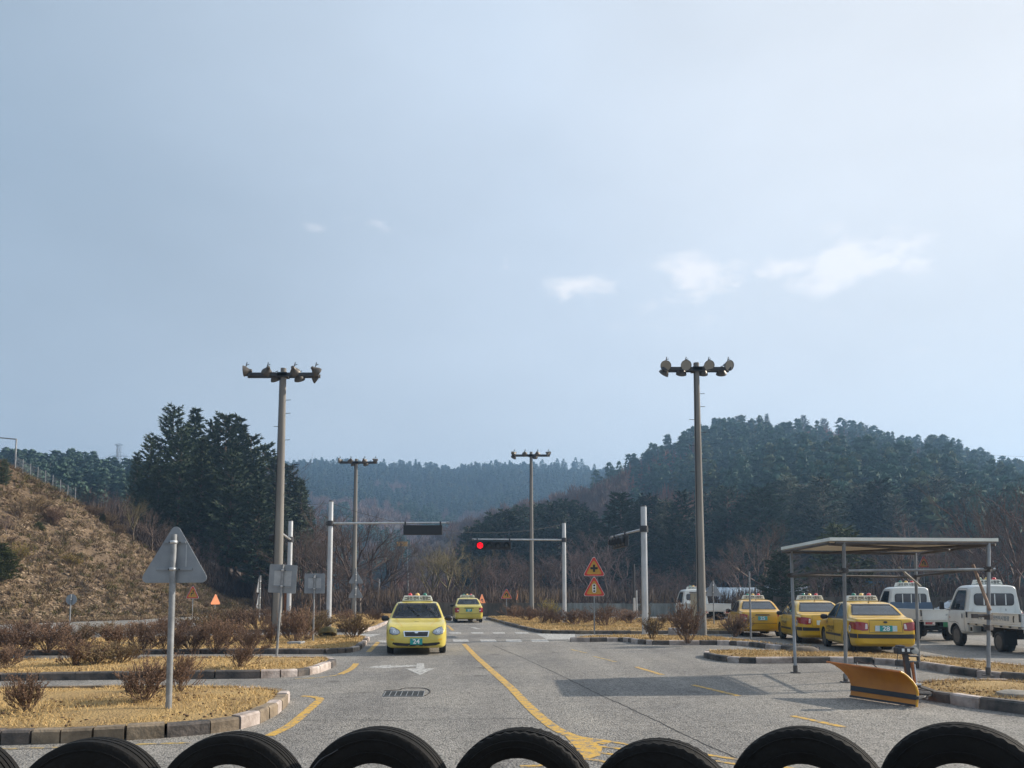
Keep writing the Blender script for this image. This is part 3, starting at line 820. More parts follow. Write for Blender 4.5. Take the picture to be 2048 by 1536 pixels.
# front verge
bush(55, 1422, 105, 84, .15, 'red0', 'leafless reddish bush alone at the left end of the front verge', 'bare azalea bushes')
bush(287, 1404, 120, 106, .15, 'red1', 'large open leafless bush just left of the big triangular sign post', 'bare azalea bushes')
bush(358, 1384, 84, 84, .15, 'red2', 'leafless bush just right of the big triangular sign post', 'bare azalea bushes')
rows = [
    ('on the second verge', [(10, 1338, 80, 50), (478, 1336, 82, 56), (150, 1331, 90, 55), (195, 1329, 90, 52), (240, 1326, 80, 48)], .15),
    ('on the third verge', [(30, 1306, 110, 58), (95, 1303, 100, 62), (280, 1305, 100, 62), (335, 1306, 90, 60), (385, 1303, 90, 62), (430, 1304, 90, 64), (500, 1305, 80, 58), (15, 1296, 90, 50), (150, 1292, 90, 48), (235, 1293, 90, 50), (452, 1288, 90, 58)], .14),
    ('in the scrub behind the third verge', [(40, 1270, 110, 34), (100, 1273, 100, 32), (210, 1274, 90, 34), (300, 1270, 90, 38), (350, 1272, 90, 40), (405, 1268, 90, 50), (440, 1258, 80, 46), (480, 1260, 90, 52), (515, 1264, 80, 50), (470, 1245, 90, 38), (545, 1258, 60, 40), (640, 1262, 70, 50), (605, 1258, 80, 44), (745, 1242, 50, 26), (640, 1242, 60, 26), (690, 1245, 50, 28)], .1),
    ('on the verge beyond the crossing', [(1030, 1236, 60, 26), (1056, 1241, 60, 28), (1083, 1246, 60, 32), (1106, 1247, 56, 30), (1150, 1250, 66, 34), (1172, 1246, 50, 30), (1212, 1252, 72, 40), (1258, 1248, 60, 32), (1330, 1246, 40, 20), (1240, 1243, 50, 24), (1360, 1250, 50, 24)], .14),
    ('in front of the concrete wall', [(1000, 1226, 40, 16), (1075, 1229, 60, 26), (1110, 1229, 60, 26), (1140, 1229, 50, 24), (1180, 1230, 50, 20), (1420, 1243, 50, 30), (1090, 1222, 60, 22)], 0),
]
for nm, L, z0 in rows:
    L = sorted(L)
    for i, (u, v, w, h) in enumerate(L):
        key = rnd.choice(['red0', 'red1', 'red2', 'red3', 'red3', 'oli0'])
        bush(u, v, w, h, z0, key, '%s %sbush %s, %s from the left there' % ('leafless', 'reddish brown ' if key[0] == 'r' else 'dull olive ', nm, ORD[i]), 'bare azalea bushes')
bush(590, 1287, 76, 88, .14, 'red1', 'tall leafless bush at the foot of the left floodlight mast', 'bare azalea bushes')
bush(612, 1280, 60, 70, .14, 'oli1', 'olive leafless bush between the floodlight mast and the far square sign', 'bare azalea bushes')
bush(545, 1288, 60, 40, .14, 'red3', 'low leafless bush hidden left of the left floodlight mast', 'bare azalea bushes')
bush(706, 1276, 74, 58, .14, 'oli0', 'rounded leafless bush beside the tyre lying by the signal pole', 'bare azalea bushes')
bush(597, 1222, 44, 40, .0, 'yel0', 'bush with mustard yellow blossom right of the left floodlight mast', 'yellow bushes')
bush(1304, 1279, 56, 52, .14, 'std0', 'small clipped bush on bare stems beside the right signal pole', 'bare azalea bushes')
bush(1376, 1284, 78, 86, .14, 'red0', 'dense russet bush at the left foot of the right floodlight mast', 'bare azalea bushes')
bush(1470, 1272, 80, 48, .14, 'red2', 'brown bush in front of the farthest parked yellow car', 'bare azalea bushes')
bush(1100, 1232, 36, 34, .1, 'yel0', 'green and yellow bush between the far mast and the signal pole', 'yellow bushes')
bush(1288, 1238, 26, 40, 0, 'oli1', 'dark olive bush right behind the right signal pole', 'bare azalea bushes')
bush(1035, 1228, 40, 42, 0, 'oli0', 'olive bush under the narrow orange sign beyond the crossing', 'bare azalea bushes')

def ground_z(h, u, Y):
    Yb, Yc = interp(h.base, u), interp(h.crest, u)
    return h.pt(u, (Y - Yb) / (Yc - Yb)).z if Y > Yb else 0.0
def tree(key, u, vtop, Y, label, cat, group=None, hill=None, z=None, wide=1.0, name=None):
    if z is None: z = ground_z(hill, u, Y) if hill else 0.0
    p = AT(u, 1150, Y); top = AT(u, vtop, Y).z
    x = (u - 1024) / F * (Y * math.cos(PITCH))
    H = top - z; s = H / PROTO[key][1]
    o = place(key, (x, Y, z - .1), rnd.uniform(0, 6.28), (s * wide, s * wide, s), name)
    tag(o, label, cat, group); return o
# dark pine stand at the left
st = [(262, 905, 86, 'pine1', .8), (290, 868, 80, 'pine0', .75), (333, 815, 82, 'pine2', .8), (378, 820, 86, 'pine1', .85), (350, 850, 76, 'pine0', .85), (412, 838, 84, 'pine0', .85), (440, 828, 80, 'pine2', .8), (468, 836, 88, 'pine1', .9),
      (395, 880, 74, 'pine1', 1.0), (492, 866, 82, 'pine0', .9), (455, 900, 74, 'pine0', 1.0), (520, 890, 86, 'pine2', .85), (545, 915, 80, 'pine1', .95), (575, 925, 86, 'pine0', .9), (598, 962, 84, 'pine1', .85), (612, 1010, 88, 'pine0', .9), (310, 930, 74, 'pine2', .9), (510, 960, 74, 'pine1', 1.1), (550, 1000, 76, 'pine0', .9)]
for i, (u, v, Y, k, w) in enumerate(sorted(st)):
    tree(k, u, v, Y, 'tall dark pine in the left stand, %s of its crowns from the left' % ORD[i], 'pine tree', 'pines in the dark stand at left', hill=bank if u < 620 else None, wide=w, name='pine_tree')
st = [(942, 1052), (962, 1042), (985, 1026), (1012, 1020), (1040, 1010), (1075, 1008), (1108, 1003), (1135, 1000), (1160, 1008), (1178, 1022)]
for i, (u, v) in enumerate(st):
    tree('pine3', u, v, 118 + (i % 3) * 7, 'dark rounded pine above the scrub behind the red signal, %s from the left' % ORD[i], 'pine tree', 'rounded pines behind the red signal', z=1.0, wide=1.15, name='pine_tree')
st = [(1242, 985), (1268, 1000), (1300, 990), (1335, 1000), (1365, 980), (1425, 985), (1460, 975), (1495, 992), (1530, 972), (1565, 962), (1588, 950), (1622, 968), (1652, 955), (1690, 985), (1728, 968), (1765, 960), (1800, 985), (1845, 970), (1890, 955), (1950, 965)]
for i, (u, v) in enumerate(st):
    tree(('pine2', 'pine0', 'pine3')[i % 3], u, v, 98 + (i * 7 % 4) * 5, 'dark pine along the foot of the right hill, %s from the left' % ORD[i], 'pine tree', 'pines at the foot of the right hill', z=0, wide=1.15, name='pine_tree')
tree('pineY', 1682, 1052, 62, 'sunlit yellow green pine showing above the canopy roof', 'pine tree', z=0, wide=1.15, name='pine_tree')
tree('pine3', 1562, 1100, 52, 'small dark evergreen behind the farthest parked yellow car', 'pine tree', z=0, wide=1.3, name='pine_tree')
tree('pineY', 1840, 1168, 52, 'low green conifer between the two white trucks', 'pine tree', z=0, wide=1.8, name='pine_tree')
tree('pine3', -6, 915, 54, 'dark green conifer at the left edge high on the bank', 'pine tree', hill=bank, wide=.9, name='pine_tree')
tree('pineY', -2, 1085, 46.5, 'small green conifer at the left edge low on the bank', 'pine tree', hill=bank, wide=1.3, name='pine_tree')

def on_bank(key, u, v, wpx, hpx, label, name='bush', cat='bush'):
    best = None
    for i in range(100):
        t = i / 99; p = bank.pt(u, t); pv = pix(p)[1]
        if best is None or abs(pv - v) < best[0]: best = (abs(pv - v), p)
    p = best[1]; k = p.y / F
    H = PROTO[key][1]
    w = wpx * k / (1 if H == 1 else H * .75)
    o = place(key, p - Vector((0, 0, .08)), rnd.uniform(0, 6.28), (w * 1.1, w * 1.1, hpx * k / H), name); tag(o, label, cat, 'bushes growing on the bank')
on_bank('pineY', 78, 1060, 22, 18, 'small bright green conifer alone in the middle of the bank', 'pine_tree', 'pine tree')
on_bank('pineY', 204, 1040, 18, 18, 'tiny green conifer near the right edge of the bank', 'pine_tree', 'pine tree')
on_bank('yel0', 35, 1125, 60, 45, 'yellowish bush low at the left edge of the bank')
on_bank('yel0', 140, 1128, 60, 26, 'yellow flowering bush in the middle of the lower bank')
for i, (u, v, w, h, k) in enumerate(((40, 1035, 60, 50, 'oli1'), (75, 1020, 70, 40, 'oli0'), (110, 1050, 70, 50, 'red2'), (186, 1012, 50, 26, 'oli0'), (215, 1040, 50, 34, 'oli1'), (235, 1068, 40, 30, 'oli0'))):
    on_bank(k, u, v, w, h, 'brown leafless shrub on the upper bank, %s of the shrubs there' % ORD[i])
on_bank('bare4', 12, 1070, 40, 55, 'pale leafless sapling at the left edge of the bank', 'bare_tree', 'tree')

# leafless trees: skirts of the left stand
sk = [(236, 972, 66), (262, 985, 64), (205, 978, 70), (170, 966, 74), (300, 1010, 66), (330, 1040, 68), (360, 1055, 70), (392, 1060, 72), (425, 1075, 72), (450, 1050, 78), (485, 1065, 76), (512, 1040, 80), (540, 1070, 78), (535, 878, 90), (600, 1050, 78)]
for i, (u, v, Y) in enumerate(sorted(sk)):
    tree('bare%d' % (i * 5 % 6), u, v, Y, 'thin leafless tree along the skirt of the dark pine stand, %s from the left' % ORD[i], 'tree', 'leafless trees below the pine stand', hill=bank if u < 560 else None, wide=.9, name='bare_tree')
# big spreading trees behind the left signal
sk = [(610, 1020, 72, 1.1), (655, 1000, 76, 1.2), (700, 1010, 68, 1.45), (745, 1035, 74, 1.3), (640, 1060, 64, 1.1), (780, 1075, 80, 1.2), (720, 1090, 64, 1.2), (680, 1110, 62, 1.2), (825, 1120, 84, 1.2)]
for i, (u, v, Y, w) in enumerate(sorted(sk)):
    tree('bare%d' % (i * 2 % 6), u, v, Y, 'spreading leafless tree behind the left signal arm, %s from the left' % ORD[i], 'tree', 'leafless trees behind the left signal', wide=w, name='bare_tree')
sk = [(865, 1090, 76, 3), (895, 1062, 80, 3), (925, 1085, 74, 3), (955, 1095, 72, 0), (985, 1105, 70, 4), (1010, 1100, 74, 5), (1035, 1090, 78, 4), (1085, 1100, 74, 0), (1110, 1085, 82, 4), (1150, 1070, 86, 4), (1180, 1055, 90, 5), (1215, 1065, 84, 4), (1250, 1130, 70, 5), (1235, 1010, 120, 4)]
for i, (u, v, Y, k) in enumerate(sorted(sk)):
    tree('bare%d' % k, u, v, Y, 'leafless tree in the belt behind the red signal, %s from the left' % ORD[i], 'tree', 'leafless trees behind the red signal', wide=1.25, name='bare_tree')
sk = [(1290, 1130, 68, 5), (1330, 1120, 72, 4), (1365, 1135, 66, 5), (1440, 1110, 70, 0), (1480, 1075, 66, 5), (1525, 1035, 62, 2), (1570, 1075, 68, 1), (1640, 1120, 58, 5), (1610, 1110, 66, 0), (1720, 1105, 60, 0), (1760, 1120, 56, 4), (1700, 1100, 66, 4)]
for i, (u, v, Y, k) in enumerate(sorted(sk)):
    tree('bare%d' % k, u, v, Y, 'leafless tree between the right signal and the canopy, %s from the left' % ORD[i], 'tree', 'leafless trees behind the parked cars', wide=1.25, name='bare_tree')
sk = [(1830, 1020, 58, 5), (1870, 1040, 52, 4), (1800, 1060, 62, 2), (1915, 1060, 54, 0), (1950, 1010, 50, 4), (1990, 985, 48, 2), (2035, 912, 46, 0), (2085, 950, 42, 4), (2010, 1040, 44, 5)]
for i, (u, v, Y, k) in enumerate(sorted(sk)):
    tree('bare%d' % k, u, v, Y, 'tall leafless tree behind the white trucks, %s from the left' % ORD[i], 'tree', 'leafless trees behind the trucks', wide=.95, name='bare_tree')

sk = [(1400, 846), (1440, 836), (1478, 832), (1535, 829), (1610, 830), (1650, 838), (1692, 842), (1708, 848), (1733, 852), (1762, 862), (1778, 872), (1800, 878), (1826, 880), (1868, 872), (1892, 880), (1925, 892)]
for i, (u, v) in enumerate(sk):
    Yc = interp(ridgeR.crest, u); p = ridgeR.pt(u, 1.0)
    top = AT(u, v, Yc).z; H = min(22, max(15, top - p.z + 3)); key = ('pine1', 'pine0', 'pine2')[i % 3]
    o = place(key, (p.x, p.y, top - H), rnd.uniform(0, 6.28), (H / 18 * .95, H / 18 * .95, H / 18), 'pine_tree')
    tag(o, 'tiered pine standing out on the crest of the right hill, %s from the left' % ORD[i], 'pine tree', 'skyline pines on the right hill')
# ------------------------------------------------------------------ masts, signals, signs
M_CONC = mat('mast_concrete', (.26, .245, .22), .85, col2=(.15, .14, .13), scale=1.3, bump=.25, bscale=30, stretch=(1, 1, .25))
M_GALV = mat('galvanised_steel', (.55, .56, .57), .42, metal=.55, var=.25, scale=5, stretch=(1, 1, .3), bump=.08, bscale=20)
M_GALVD = mat('weathered_steel', (.27, .28, .29), .5, metal=.4, var=.35, scale=7)
M_SIGNB = mat('sign_back_aluminium', (.30, .325, .35), .55, metal=.25, col2=(.22, .24, .265), scale=4, bump=.05)
M_SIGNBD = mat('sign_back_patch', (.42, .44, .46), .5, metal=.3, var=.2, scale=6)
M_DARK = mat('dark_metal', (.035, .035, .04), .5, var=.4, scale=8)
M_BLACK = mat('black_plastic', (.012, .012, .013), .55)
M_LAMPR = mat('floodlight_shell', (.12, .105, .09), .45, metal=.4, var=.5, scale=4)
M_LAMPI = mat('floodlight_reflector', (.34, .32, .28), .35, metal=.5, var=.15, scale=3)
M_RED = mat('sign_red', (.62, .045, .03), .45, var=.25, scale=4)
M_SYEL = mat('sign_yellow', (.52, .28, .035), .5, var=.3, scale=4)
M_SORG = mat('sign_faded_orange', (.75, .25, .10), .5, var=.2, scale=4)
M_SBLK = mat('sign_black', (.015, .014, .014), .5)
M_SWHT = mat('sign_white', (.72, .70, .64), .5, var=.15, scale=5)
M_RUST = mat('rust', (.22, .085, .035), .9, var=.5, scale=9, bump=.4)

def mast(u, vb, vt, ua, ub, label, seed, upper, lower, z0=.1, split=0):
    b = G(u, vb, z0); Y = b.y
    zt = AT(u, vt, Y).z
    root = empty('floodlight_mast', (b.x, b.y, z0 - .05)); H = zt - z0 + .05
    tag(root, label, 'light mast', 'four-armed floodlight masts')
    mb = MB(); mb.smooth = True; n = 8
    for i in range(n):
        mb.tube((0, 0, H * i / n), (0, 0, H * (i + 1) / n), .185 - .075 * i / n, .185 - .075 * (i + 1) / n, 20, caps=(i in (0, n - 1)))
    mb.build('pole', M_CONC, root, smooth=True)
    k = Y / F
    xl, xr = (ua - u) * k, (ub - u) * k; za = H - .28
    m = MB(); m.box(((xl + xr) / 2, -.16, za), (xr - xl - .25, .10, .13)); m.box(((xl + xr) / 2, .16, za), (xr - xl - .25, .08, .1))
    m.box((0, 0, za), (.38, .42, .17)); m.build('crossarm', M_DARK, root, bevel=.008)
    m = MB(); m.tube((-.17, -.12, .3), (-.10, -.11, H - .4), .016, n=6); m.build('cable', M_BLACK, root)
    r = random.Random(seed)
    zz = H - 1.25; sd = 1
    for i in range(9):
        m = MB(); rr = .215 - .085 * zz / H
        m.tube((sd * (rr - .02), 0, zz), (sd * (rr + .17), 0, zz + .01), .011, n=6); m.build('rung', M_DARK, root)
        zz -= .52; sd = -sd if i != 0 else sd
    SCL = Matrix.Scale(.86, 3)
    for row, arr in ((0, upper), (1, lower)):
        for (fx, az, el) in arr:
            x = xl + .17 + (xr - xl - .34) * fx
            lp = empty('floodlight', (x, -.18 if row == 0 else .1, za + (.13 if row == 0 else -.05))); lp.parent = root
            # axis direction that the lamp shines along
            d = Vector((math.sin(az) * math.cos(el), -math.cos(az) * math.cos(el), math.sin(el)))
            Q = d.to_track_quat('Z', 'Y').to_matrix() @ SCL
            m = MB(); m.smooth = True
            m.lathe([(.04, -.26), (.075, -.24), (.09, -.15), (.15, -.07), (.215, .02), (.245, .09), (.25, .12), (.235, .12), (.20, .03), (.13, -.06), (.001, -.08)], 20, M=Q)
            m.build('shell', M_LAMPR, lp, smooth=True)
            m = MB(); m.smooth = True; m.lathe([(.238, .10), (.15, .085), (.001, .08)], 20, M=Q); m.build('lens', M_LAMPI, lp, smooth=True)
            m = MB(); m.tube((0, 0, -.16), (0, 0, 0), .02, n=6); m.tube((-.05, 0, .02) if row == 0 else (-.05, 0, -.02), (.03, 0, .34 if row == 0 else -.1), .018, n=6); m.tube((0, 0, .22), (.10, .02, .27), .014, n=6)
            m.build('bracket', M_DARK, lp)
    return root
D2 = R(-25)
mast(553, 1272, 737, 471, 633, 'tall concrete floodlight mast at the left, its outermost lamp turned away to the left', 1,
     [(.0, R(-80), R(-5)), (.3, R(-150), R(-35)), (.68, R(170), R(-35)), (.98, R(140), R(-30))], [(.38, R(160), R(-50)), (.72, R(170), R(-50)), (.95, R(120), R(-30))])
mast(1404, 1270, 726, 1325, 1479, 'tall concrete floodlight mast at the right beside the parked yellow cars', 2,
     [(.05, R(-20), R(-25)), (.34, R(0), R(-15)), (.68, R(5), R(-20)), (.97, R(25), R(-20))], [(.05, R(-140), R(-45)), (.30, R(180), R(-50)), (.62, R(180), R(-50)), (.9, R(170), R(-50))])
mast(707, 1234, 918, 670, 752, 'distant floodlight mast on the left behind the blank triangular signs', 3,
     [(.0, R(-70), R(-8)), (.3, R(-160), R(-30)), (.68, R(170), R(-30)), (.98, R(130), R(-25))], [(.35, R(160), R(-50)), (.7, R(170), R(-50))], 0)
mast(1063, 1234, 904, 1020, 1104, 'distant floodlight mast between the red signal lamp and its pole', 4,
     [(.05, R(-60), R(-30)), (.34, R(180), R(-25)), (.68, R(170), R(-30)), (.97, R(60), R(-30))], [(.05, R(-140), R(-45)), (.62, R(180), R(-50))], 0)

M_REDLIT = mat('lit_red_lamp', (.5, .02, .02), .4, emit=(1, .0, .008, 1.5))
M_LENS = mat('unlit_signal_lens', (.03, .035, .035), .2)
def signal(u, vb, vt, va, L, ang, label, z0, hx, face=1, lit=None, rpole=.12, tip=True):
    """L arm length, ang direction of the arm from +X; hx: (from,to) of the housing along the arm; face +1: lamps on the left of the arm direction"""
    b = G(u, vb, z0); Y = b.y; H = AT(u, vt, Y).z - z0; za = AT(u, va, Y).z - z0
    root = empty('traffic_signal', (b.x, b.y, z0)); tag(root, label, 'traffic light', 'traffic signals on overhead arms')
    m = MB(); m.smooth = True; m.tube((0, 0, -.1), (0, 0, H), rpole, rpole * .88, 16); m.tube((0, 0, 0), (0, 0, .04), .2, .2, 16); m.build('pole', M_GALV, root, smooth=True)
    m = MB(); m.smooth = True; m.tube((0, 0, H - .01), (0, 0, H + .04), rpole * .93, rpole * .7, 16); m.build('pole_cap', M_DARK, root)
    arm = empty('arm_mount', (0, 0, za), ang); arm.parent = root; arm.name = 'arm'
    m = MB(); m.smooth = True; m.tube((0, 0, 0), (L, 0, .04), .05, .036, 10); m.build('arm_tube', M_GALV, arm, smooth=True)
    m = MB(); m.tube((-.0, 0, -.12), (0, 0, .12), rpole + .03, n=14); m.box((-.14, 0, .05), (.10, .1, .07)); m.box((-.14, 0, -.05), (.10, .1, .07)); m.build('clamp', M_DARK, arm)
    hd = empty('signal_head', (0, 0, za)); hd.parent = root; hd.rotation_euler = (0, 0, ang)
    m = MB(); x0, x1 = hx; s = face
    m.box(((x0 + x1) / 2, 0, -.30), (x1 - x0, .17, .44)); m.build('housing', M_BLACK, hd, bevel=.02)
    m = MB(); m.box((x0 + .08, 0, -.0), (.07, .15, .16)); m.box((x1 - .08, 0, .0), (.07, .15, .16)); m.build('bracket', M_DARK, hd)
    for i in range(4):
        cx = x0 + (x1 - x0) * (i + .5) / 4; on = (lit == i)
        Q = Matrix.Rotation(R(-90 * s), 3, 'X')
        m = MB(); m.smooth = True; m.lathe([(.16, .088), (.12, .115), (.001, .125)], 20, c=(cx, 0, -.30), M=Q)
        m.build('lamp', M_REDLIT if on else M_LENS, hd, smooth=True)
        m = MB(); m.smooth = True; vs = []; n = 14
        for j in range(n + 1):
            t = R(-25) + R(230) * j / n
            for yy, rr in ((.08, .185), (.30, .178), (.30, .170), (.08, .176)): vs.append((cx + math.cos(t) * rr, s * yy, -.30 + math.sin(t) * rr))
        fs = []
        for j in range(n):
            for q in range(4): fs.append((j * 4 + q, j * 4 + (q + 1) % 4, j * 4 + 4 + (q + 1) % 4, j * 4 + 4 + q))
        m.add(vs, fs); m.build('visor', M_BLACK, hd)
    if tip:
        m = MB(); m.tube((L - .02, 0, .04), (L + .10, 0, .04), .055, n=10); m.build('arm_cap', M_GALVD, arm)
    return root
signal(657, 1257, 1003, 1047, 5.25, 0, 'signal on the left silver pole, seen from behind with a plain dark housing', .14, (3.3, 5.05), face=1)
signal(1129, 1246, 1046, 1080, 4.85, PI, 'signal showing a red light, its arm reaching left from a silver pole', .14, (2.85, 4.75), face=1, lit=3, rpole=.115)
signal(576, 1262, 1042, 1079, 5.2, R(-80), 'signal pole half hidden behind the left floodlight mast and square sign', .0, (3.3, 5.0), face=-1)
signal(1291, 1270, 1013, 1058, 4.6, R(98), 'signal on the right silver pole, its dark head turned edge on', .14, (2.3, 4.1), face=1, rpole=.13)

def rtri(w, h, r=.06, n=6):                 # rounded triangle centred on its base middle, apex up
    P = [Vector((-w / 2, 0, 0)), Vector((w / 2, 0, 0)), Vector((0, h, 0))]; out = []
    for i in range(3):
        a, b, c = P[i - 1], P[i], P[(i + 1) % 3]; e1 = (a - b).normalized(); e2 = (c - b).normalized()
        bis = (e1 + e2).normalized(); half = e1.angle(e2) / 2; ctr = b + bis * (r / math.sin(half))
        s = b + e1 * (r / math.tan(half)); e = b + e2 * (r / math.tan(half))
        a0 = math.atan2((s - ctr).y, (s - ctr).x); a1 = math.atan2((e - ctr).y, (e - ctr).x)
        while a1 < a0: a1 += 2 * PI
        out += [(ctr.x + r * math.cos(a0 + (a1 - a0) * j / n), ctr.y + r * math.sin(a0 + (a1 - a0) * j / n)) for j in range(n + 1)]
    return out
def rrect(w, h, r=.04, n=4):
    out = []
    for cx, cy, a in ((w / 2 - r, h / 2 - r, 0), (-w / 2 + r, h / 2 - r, 90), (-w / 2 + r, -h / 2 + r, 180), (w / 2 - r, -h / 2 + r, 270)):
        out += [(cx + r * math.cos(R(a + 90 * j / n)), cy + r * math.sin(R(a + 90 * j / n))) for j in range(n + 1)]
    return out
def UP(x, y, z, yaw=0):                      # xy plane stood upright facing -Y
    return Matrix.Translation((x, y, z)) @ Matrix.Rotation(yaw, 4, 'Z') @ Matrix.Rotation(R(90), 4, 'X')
def sign(name, u, vb, vtop, z0, plates, label, group, yaw=0.0, rp=.032, lean=0.0, front=False, pm=None, cat='road sign', postx=0.0):
    """plates: list of (kind, vcentre_or_base, w, h, symbol)"""
    b = G(u, vb, z0); Y = b.y; H = AT(u, vtop, Y).z - z0
    root = empty(name, (b.x, b.y, z0 - .03), yaw); root.rotation_euler = (0, lean, yaw)
    tag(root, label, cat, group)
    m = MB(); m.smooth = True; m.tube((postx, 0, -.05), (postx, 0, H), rp, rp, 14); m.build('post', pm or M_GALVD, root, smooth=True)
    side = -1 if front else 1                # plate on camera side (front) or behind the post
    for (kind, v, w, h, sym) in plates:
        z = AT(u, v, Y).z - z0; y = side * (rp + .012)
        pl = empty('sign_plate', (0, y, z)); pl.parent = root
        poly = rtri(w, h, w * .07) if kind == 'tri' else (rrect(w, h, .03) if kind == 'sq' else [(w / 2 * math.cos(2 * PI * i / 28), w / 2 * math.sin(2 * PI * i / 28)) for i in range(28)])
        if not front:
            m = MB(); m.prism(poly, -.004, .004, UP(0, .006, 0)); m.build('panel', M_SIGNB, pl, bevel=.002)
            m = MB(); m.prism([(x * .97, yy * .97 + (.012 * h if kind == 'tri' else 0)) for x, yy in poly], 0, .002, UP(0, .0145, 0)); m.build('face', M_RED, pl)
            if kind == 'tri': bars = [(h * .22, w * .50), (h * .66, w * .30)]
            elif kind == 'sq': bars = [(-h * .26, w * .66), (h * .30, w * .60)]
            else: bars = [(0, w * .5)]
            for (bz, bw) in bars:
                m = MB(); m.box((0, -.008, bz), (bw, .014, .034)); m.build('crossbar', M_SIGNB, pl, bevel=.003)
                m = MB(); m.smooth = True; m.tube((0, -rp - .012, bz - .022), (0, -rp - .012, bz + .022), rp + .007, n=14); m.build('clamp', M_GALV, pl)
                for sx in (-1, 1):
                    m = MB(); m.tube((sx * (rp + .03), -.03, bz), (sx * (rp + .03), -.012, bz), .010, n=8); m.build('bolt', M_DARK, pl)
            if kind == 'tri':
                m = MB(); m.box((w * .155, .0015, h * .44), (.014, .006, h * .36)); m.build('weld_seam', M_SIGNBD, pl)
            if kind == 'sq':
                m = MB(); m.prism(rrect(w * .62, h * .58, .01), -.001, .001, UP(0, .0005, 0)); m.build('weld_seam', M_SIGNBD, pl)
        else:
            inner, outer = (M_SYEL, M_RED) if pm is None or sym != 'plain' else (M_SORG, M_SORG)
            if sym and sym.startswith('o:'): inner, outer = M_SORG, M_SORG
            m = MB(); m.prism(poly, -.005, .005, UP(0, 0, 0)); m.build('panel', M_SIGNB, pl)
            m = MB(); m.prism([(x * .985, yy * .985) for x, yy in poly], 0, .002, UP(0, -.0055, 0)); m.build('edge', M_SWHT if outer is M_RED else outer, pl)
            m = MB(); m.prism([(x * .95, yy * .95 + .012 * h) for x, yy in poly], 0, .002, UP(0, -.008, 0)); m.build('border', outer, pl)
            m = MB(); m.prism([(x * .70, yy * .70 + .085 * h) for x, yy in poly], 0, .002, UP(0, -.0105, 0)); m.build('field', inner, pl)
            s = (sym or '').replace('o:', ''); c = h * .37; T = UP(0, -.013, 0); m = MB()
            def pr(poly): m.prism(poly, 0, .002, T)
            def rect(x0, x1, y0, y1): pr([(x0, y0), (x1, y0), (x1, y1), (x0, y1)])
            if s == 'cross':
                a, q = w * .16, w * .05
                pr([(-q, c - a), (q, c - a), (q, c - q), (a, c - q), (a, c + q), (q, c + q), (q, c + a), (-q, c + a), (-q, c + q), (-a, c + q), (-a, c - q), (-q, c - q)])
                m.build('symbol', M_SBLK, pl)
            elif s == 'light':
                m.prism([(x, y + c) for x, y in rrect(w * .17, h * .44, w * .08, 6)], 0, .002, T); m.build('symbol', M_SWHT, pl)
                for i in (-1, 0, 1):
                    m = MB(); m.prism([(w * .045 * math.cos(2 * PI * j / 14), c + i * h * .135 + w * .045 * math.sin(2 * PI * j / 14)) for j in range(14)], 0, .002, UP(0, -.0155, 0)); m.build('dot', M_SBLK, pl)
            elif s == 'wind':
                q = w * .03; rect(-w * .09 - q, -w * .09 + q, c - h * .17, c - h * .02); rect(-w * .09 - q, w * .04 + q, c - h * .03, c + h * .04); rect(w * .04 - q, w * .04 + q, c + .03 * h, c + h * .15)
                pr([(-w * .03, c + h * .13), (w * .11, c + h * .13), (w * .04, c + h * .24)]); m.build('symbol', M_SBLK, pl)
            elif s == 'curve':
                q = w * .045; n = 10; ro, ri = w * .14, w * .05
                arc = [(w * .0 + ro * math.cos(PI * j / n), c + ro * math.sin(PI * j / n)) for j in range(n + 1)]; ari = [(w * .0 + ri * math.cos(PI * j / n), c + ri * math.sin(PI * j / n)) for j in range(n + 1)]
                for j in range(n): pr([arc[j], arc[j + 1], ari[j + 1], ari[j]])
                rect(ri, ro, c - h * .18, c); pr([(-ro - .03 * w, c + .01 * h), (-ri + .03 * w, c + .01 * h), (-(ro + ri) / 2, c - h * .12)]); m.build('symbol', M_SBLK, pl)
    return root
sign('warning_sign', 337, 1420, 1064, .15, [('tri', 1161, .965, .82, None)], 'large triangular sign seen from its bare grey back, on the front verge', 'triangular signs seen from behind', rp=.04, lean=R(-.4))
sign('square_sign', 553, 1313, 1126, .15, [('sq', 1155, .70, .70, None)], 'square grey sign back on a leaning post before the left floodlight mast', 'square signs seen from behind', rp=.03, lean=R(2.6), yaw=R(-4))
sign('square_sign', 626, 1283, 1148, .14, [('sq', 1165, .67, .65, None)], 'smaller square grey sign back on an upright post near the left signal pole', 'square signs seen from behind', rp=.03)
sign('warning_sign', 710, 1240, 1136, .10, [('tri', 1166, .98, .84, None), ('tri', 1195, .98, .88, None)], 'pair of triangular sign backs one above the other on a single post', 'triangular signs seen from behind', rp=.05)
sign('warning_sign', 518, 1247, 1150, .05, [('tri', 1184, .92, .95, None), ('tri', 1216, .92, .9, None)], 'pair of triangular signs seen nearly edge on, left of the left mast', 'triangular signs seen from behind', yaw=R(93), rp=.045, lean=0)
sign('warning_sign', 384, 1239, 1180, .0, [('tri', 1196, .90, .92, 'wind')], 'red bordered triangular sign with a winding arrow in front of the bank', 'triangular warning signs', rp=.03, front=True)
sign('warning_sign', 429, 1234, 1195, .0, [('tri', 1208, .90, .82, 'o:plain')], 'narrow looking faded orange triangular sign beside the winding arrow sign', 'triangular warning signs', yaw=R(58), rp=.03, front=True)
sign('round_sign', 139, 1252, 1188, .0, [('ci', 1198, .58, .58, None)], 'small round sign seen from behind at the foot of the bank', rp=.035, group=None)
